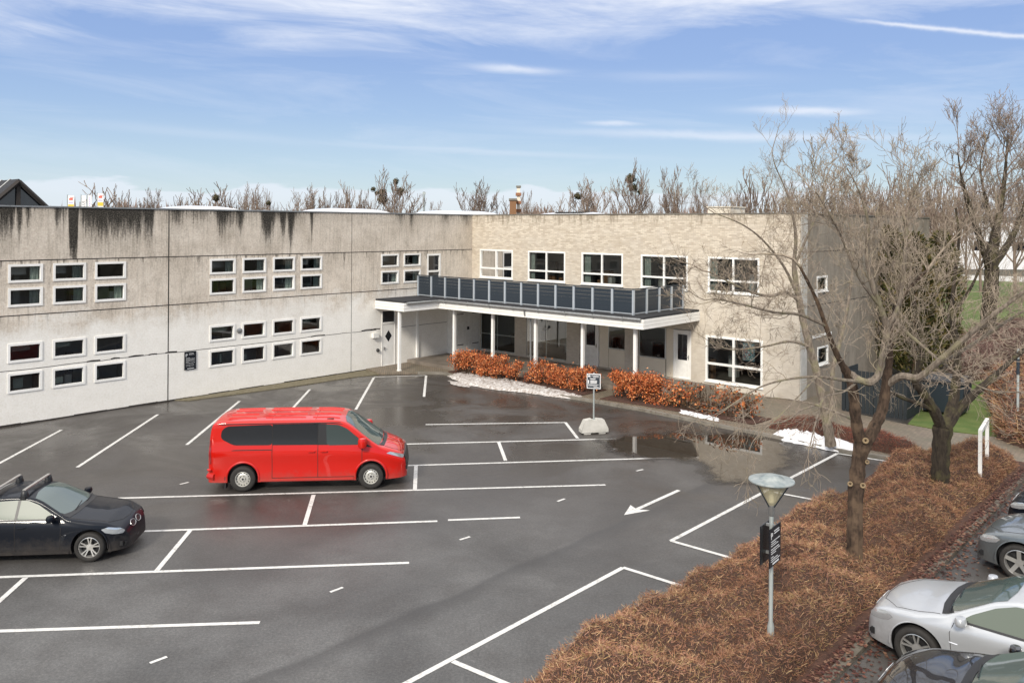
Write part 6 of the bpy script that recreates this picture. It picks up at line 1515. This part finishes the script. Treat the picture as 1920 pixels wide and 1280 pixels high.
twig_hedge('bare_shrub', _q, 1.1, 9000, 'purplish bare shrubs across the lawn behind the dark trunk', 8, tints=[(.17, .105, .09), (.24, .15, .13), (.11, .07, .06), (.30, .21, .17)], L=(.25, .7), base=.1, w=.014)
# leaf litter along the kerb
lt = MB(); rg = random.Random(5)
for k in range(5200):
    x = 28.5+abs(rg.gauss(0, .42)); y = rg.uniform(-28, -6); 
    if x > 28.66 and x < 28.9: z = .482
    elif x >= 28.9: z = .408; 
    else: z = .42
    if x > 30.4: continue
    a = rg.uniform(0, 6.28); s_ = rg.uniform(.02, .05); c = rg.choice([(.08, .032, .024), (.12, .05, .035), (.05, .022, .018), (.18, .10, .065)])
    p = W(x, y, z+rg.uniform(0, .02)); u = Vector((math.cos(a), math.sin(a), rg.uniform(-.3, .3)))*s_; v = Vector((-math.sin(a), math.cos(a), rg.uniform(-.3, .3)))*s_*.7
    lt.add([p-u, p+v, p+u, p-v], [(0, 1, 2, 3)], 0, c)
for k in range(260):
    p = gp(rg.uniform(850, 1090), 0, 0) if 0 else None; t_ = rg.random(); q = Vector(gp(850, 705)).lerp(gp(1090, 745), t_); p = Vector((q.x+rg.gauss(0, .15), q.y+rg.gauss(0, .3), .17)); a = rg.uniform(0, 6.28); s_ = rg.uniform(.02, .045); u = Vector((math.cos(a), math.sin(a), .2))*s_; v = Vector((-math.sin(a), math.cos(a), .2))*s_*.6
    lt.add([p-u, p+v, p+u, p-v], [(0, 1, 2, 3)], 0, (.10, .05, .03))
for k in range(700):
    x, y = rg.uniform(12.5, 25), -5.9+rg.gauss(0, .35); p = W(x, y, .012 if y < -6.1 else .11); a = rg.uniform(0, 6.28); s_ = rg.uniform(.015, .035); u = Vector((math.cos(a), math.sin(a), .2))*s_; v = Vector((-math.sin(a), math.cos(a), .2))*s_*.6
    lt.add([p-u, p+v, p+u, p-v], [(0, 1, 2, 3)], 0, rg.choice([(.13, .06, .035), (.22, .12, .07), (.08, .04, .03)]))
tag(lt.build('leaf_litter', M['leaf_tint']), 'dead brown leaves lying along the kerbs', 'leaves', kind='stuff')
# evergreens beside the gable
def evergreen(px, Z, ytop, wpx, seed, label, z0=.2):
    rg = random.Random(seed); p = at(px, 420, Z); H = CAM_H-(ytop-(HY+.006*(px-960)))/FPX*Z; rad = wpx/2/FPX*Z
    t = thing('evergreen', label, 'tree', (p.x, Z, .1), 0, 'evergreens beside the gable'); mb = MB()
    for k in range(5200):
        h = rg.random()**.85; a = rg.uniform(0, 6.283); rr = rad*(math.sin(math.pi*min(1, h*.85+.15))**.6)*(.55+.5*rg.random())*(1+.22*math.sin(a*3+h*9+seed))
        P = Vector((math.cos(a)*rr, math.sin(a)*rr, z0+h*(H-z0-.1))); o = Vector((math.cos(a), math.sin(a), rg.uniform(.2, 1.6))).normalized(); s_ = rg.uniform(.10, .24)
        q = o.orthogonal().normalized(); q.rotate(Matrix.Rotation(rg.uniform(0, 6.28), 3, o)); c = rg.choice([(.040, .045, .012), (.075, .075, .020), (.12, .11, .035), (.025, .028, .010), (.16, .12, .05)])
        mb.add([P-q*s_*.35, P+q*s_*.35, P+o*s_*1.5], [(0, 1, 2)], 0, c)
    mb.build('foliage', M['leaf_tint'], t)
    m = MB(); m.tube([(0, 0, 0), (.05, 0, H*.5), (0, .05, H*.9)], [.12, .08, .03], 6); m.build('trunk', M['bark_brown'], t)
evergreen(1668, 42.5, 428, 90, 1, 'olive-green evergreen directly beside the dark gable wall'); evergreen(1715, 41.0, 440, 95, 2, 'widest olive-green evergreen, middle of the three'); evergreen(1765, 44, 436, 70, 3, 'olive-green evergreen farthest right, next to the lawn')
# hedge and warehouse beyond the lawn
pH = at(1800, 500, 112)
leafy_box('clipped_hedge', 75, 175, 112, 115, .1, 4.2, 12000, [(.075, .05, .05), (.10, .065, .06), (.05, .035, .038), (.13, .09, .075)], 'dark purplish clipped hedge across the far side of the lawn', 'hedge', M['leaf_tint'], .35, frame=False, seed=9, lump=.03)
m = MB(); m.box(75.5, 174.5, 112.4, 114.6, .1, 3.9); o = m.build('hedge_core', M['bedfill']); o.parent = [x for x in bpy.data.objects if x.name == 'clipped_hedge'][0]; o.matrix_parent_inverse = Matrix.Translation(-o.parent.location)
wh = thing('warehouse', 'long cream-white warehouse beyond the lawn, seen through the right-hand branches', 'building', (0, 0, 0))
m = MB(); m.box(72, 140, 150, 185, 0, 9.4); m.build('wall', M['beige_light'], wh) if 'beige_light' in M else m.build('wall', M['skylight_white'], wh)
m = MB(); m.prism([(148.5, 9.41), (186, 9.41), (167, 11.2)], 71.5, 140.5, lambda a, b, d: (d, a, b)); m.build('roof', M['zinc'], wh)
for k in range(9):
    m = MB(); m.box(76+k*7, 79.5+k*7, 149.93, 149.99, 3.4, 5.0); m.build('window', M['dark_glass'], wh)
# chimney, tower, pole, banners
def bg_box(name, px0, px1, ytop, Z, dz, label, cat, m_, extra=None):
    a = at(px0, 400, Z); b = at(px1, 400, Z); h = CAM_H-(ytop-(HY+.006*(px0-960)))/FPX*Z
    t = thing(name, label, cat, ((a.x+b.x)/2, Z, 0)); w_ = (b.x-a.x)/2
    m = MB(); m.box(-w_, w_, 0, dz, 0, h); m.build('shaft', m_, t)
    m = MB(); m.box(-w_-.08, w_+.08, -.08, dz+.08, h+.002, h+.2); m.build('cap', M['kerb_stone'], t); return t, w_, h
bg_box('brick_stair_tower', 955.5, 968, 376, 80, 2.2, 'square rusty-brown roof tower left of the slender chimney', 'tower', M['rusty_wood'])
t, w_, h = bg_box('chimney', 969, 975, 352, 82, .35, 'slender sandy chimney stack with a perforated head', 'chimney', M['yellow_brick2']) if 'yellow_brick2' in M else bg_box('chimney', 969, 975, 352, 82, .35, 'slender sandy chimney stack with a perforated head', 'chimney', M['beige_panel'])
m = MB()
for k in range(3): m.box(-w_-.12, w_+.12, -.15, .5, h-2.4+k*.8, h-2.1+k*.8)
m.build('band', M['brick_red'], t)
p = at(795, 400, 100); m = MB(); m.tube([(0, 0, 0), (0, 0, 11.35)], [.16, .11], 8); m.box(-.18, .18, -.1, .1, 11.0, 11.3); o = m.build('mast', M['galvanised']); o.location = (p.x, 100, 0); tag(o, 'grey mast standing alone right of the mistletoe tree', 'mast')
mat('banner_yellow', (.75, .50, .05), .6); mat('banner_lilac', (.45, .40, .62), .6); mat('banner_red', (.6, .12, .08), .6); mat('banner_white', (.78, .77, .76), .6)
for k, (x0, x1, yt, kind, lb) in enumerate(((127.5, 139, 367, 'c', 'leftmost banner, white with an orange mark and yellow foot'), (153, 161, 367, 'v', 'white banner with the dark vertical letters LUS'), (164.5, 172, 366, 'l', 'white banner with lilac vertical writing'), (183, 194, 363, 'c', 'rightmost banner, white with a red mark and yellow foot'))):
    Z = 90; a = at(x0, 380, Z); b = at(x1, 380, Z); h = CAM_H-(yt-(HY+.006*(x0-960)))/FPX*Z
    t = thing('banner', lb, 'banner', ((a.x+b.x)/2, Z, 0), 0, 'banners behind the roof edge'); w_ = (b.x-a.x)/2
    m = MB(); m.tube([(-w_-.06, 0, 0), (-w_-.06, 0, h+.1)], .05, 6); m.build('pole', M['galvanised'], t)
    m = MB(); m.box(-w_, w_, -.015, .015, h-2.2, h); cl = m.build('cloth', M['banner_white'], t)
    if kind == 'c':
        m = MB(); m.box(-w_+.02, w_-.02, -.022, -.016, h-1.35, h-.95); m.build('foot_patch', M['banner_yellow'], cl)
        m = MB(); m.box(-w_*.6, w_*.6, -.022, -.016, h-.5, h-.28); m.box(-w_*.3, w_*.8, -.022, -.016, h-.26, h-.2); m.build('mark', M['banner_red'], cl)
        m = MB(); m.box(-w_*.8, w_*.7, -.022, -.016, h-.8, h-.68); m.build('mark', M['banner_lilac'], cl)
    elif kind == 'v': text_mesh('LUS', .42, 'lettering', M['slate_board'], cl, (w_*.55, -.02, h-1.25), (R(90), R(-90), 0))
    else:
        m = MB()
        for q in range(5): m.box(-w_*.3, w_*.35, -.022, -.016, h-.4-q*.2, h-.28-q*.2)
        m.build('mark', M['banner_lilac'], cl)
# collect counts
print('objects', len(bpy.data.objects), 'top', len([o for o in bpy.data.objects if o.parent is None]))
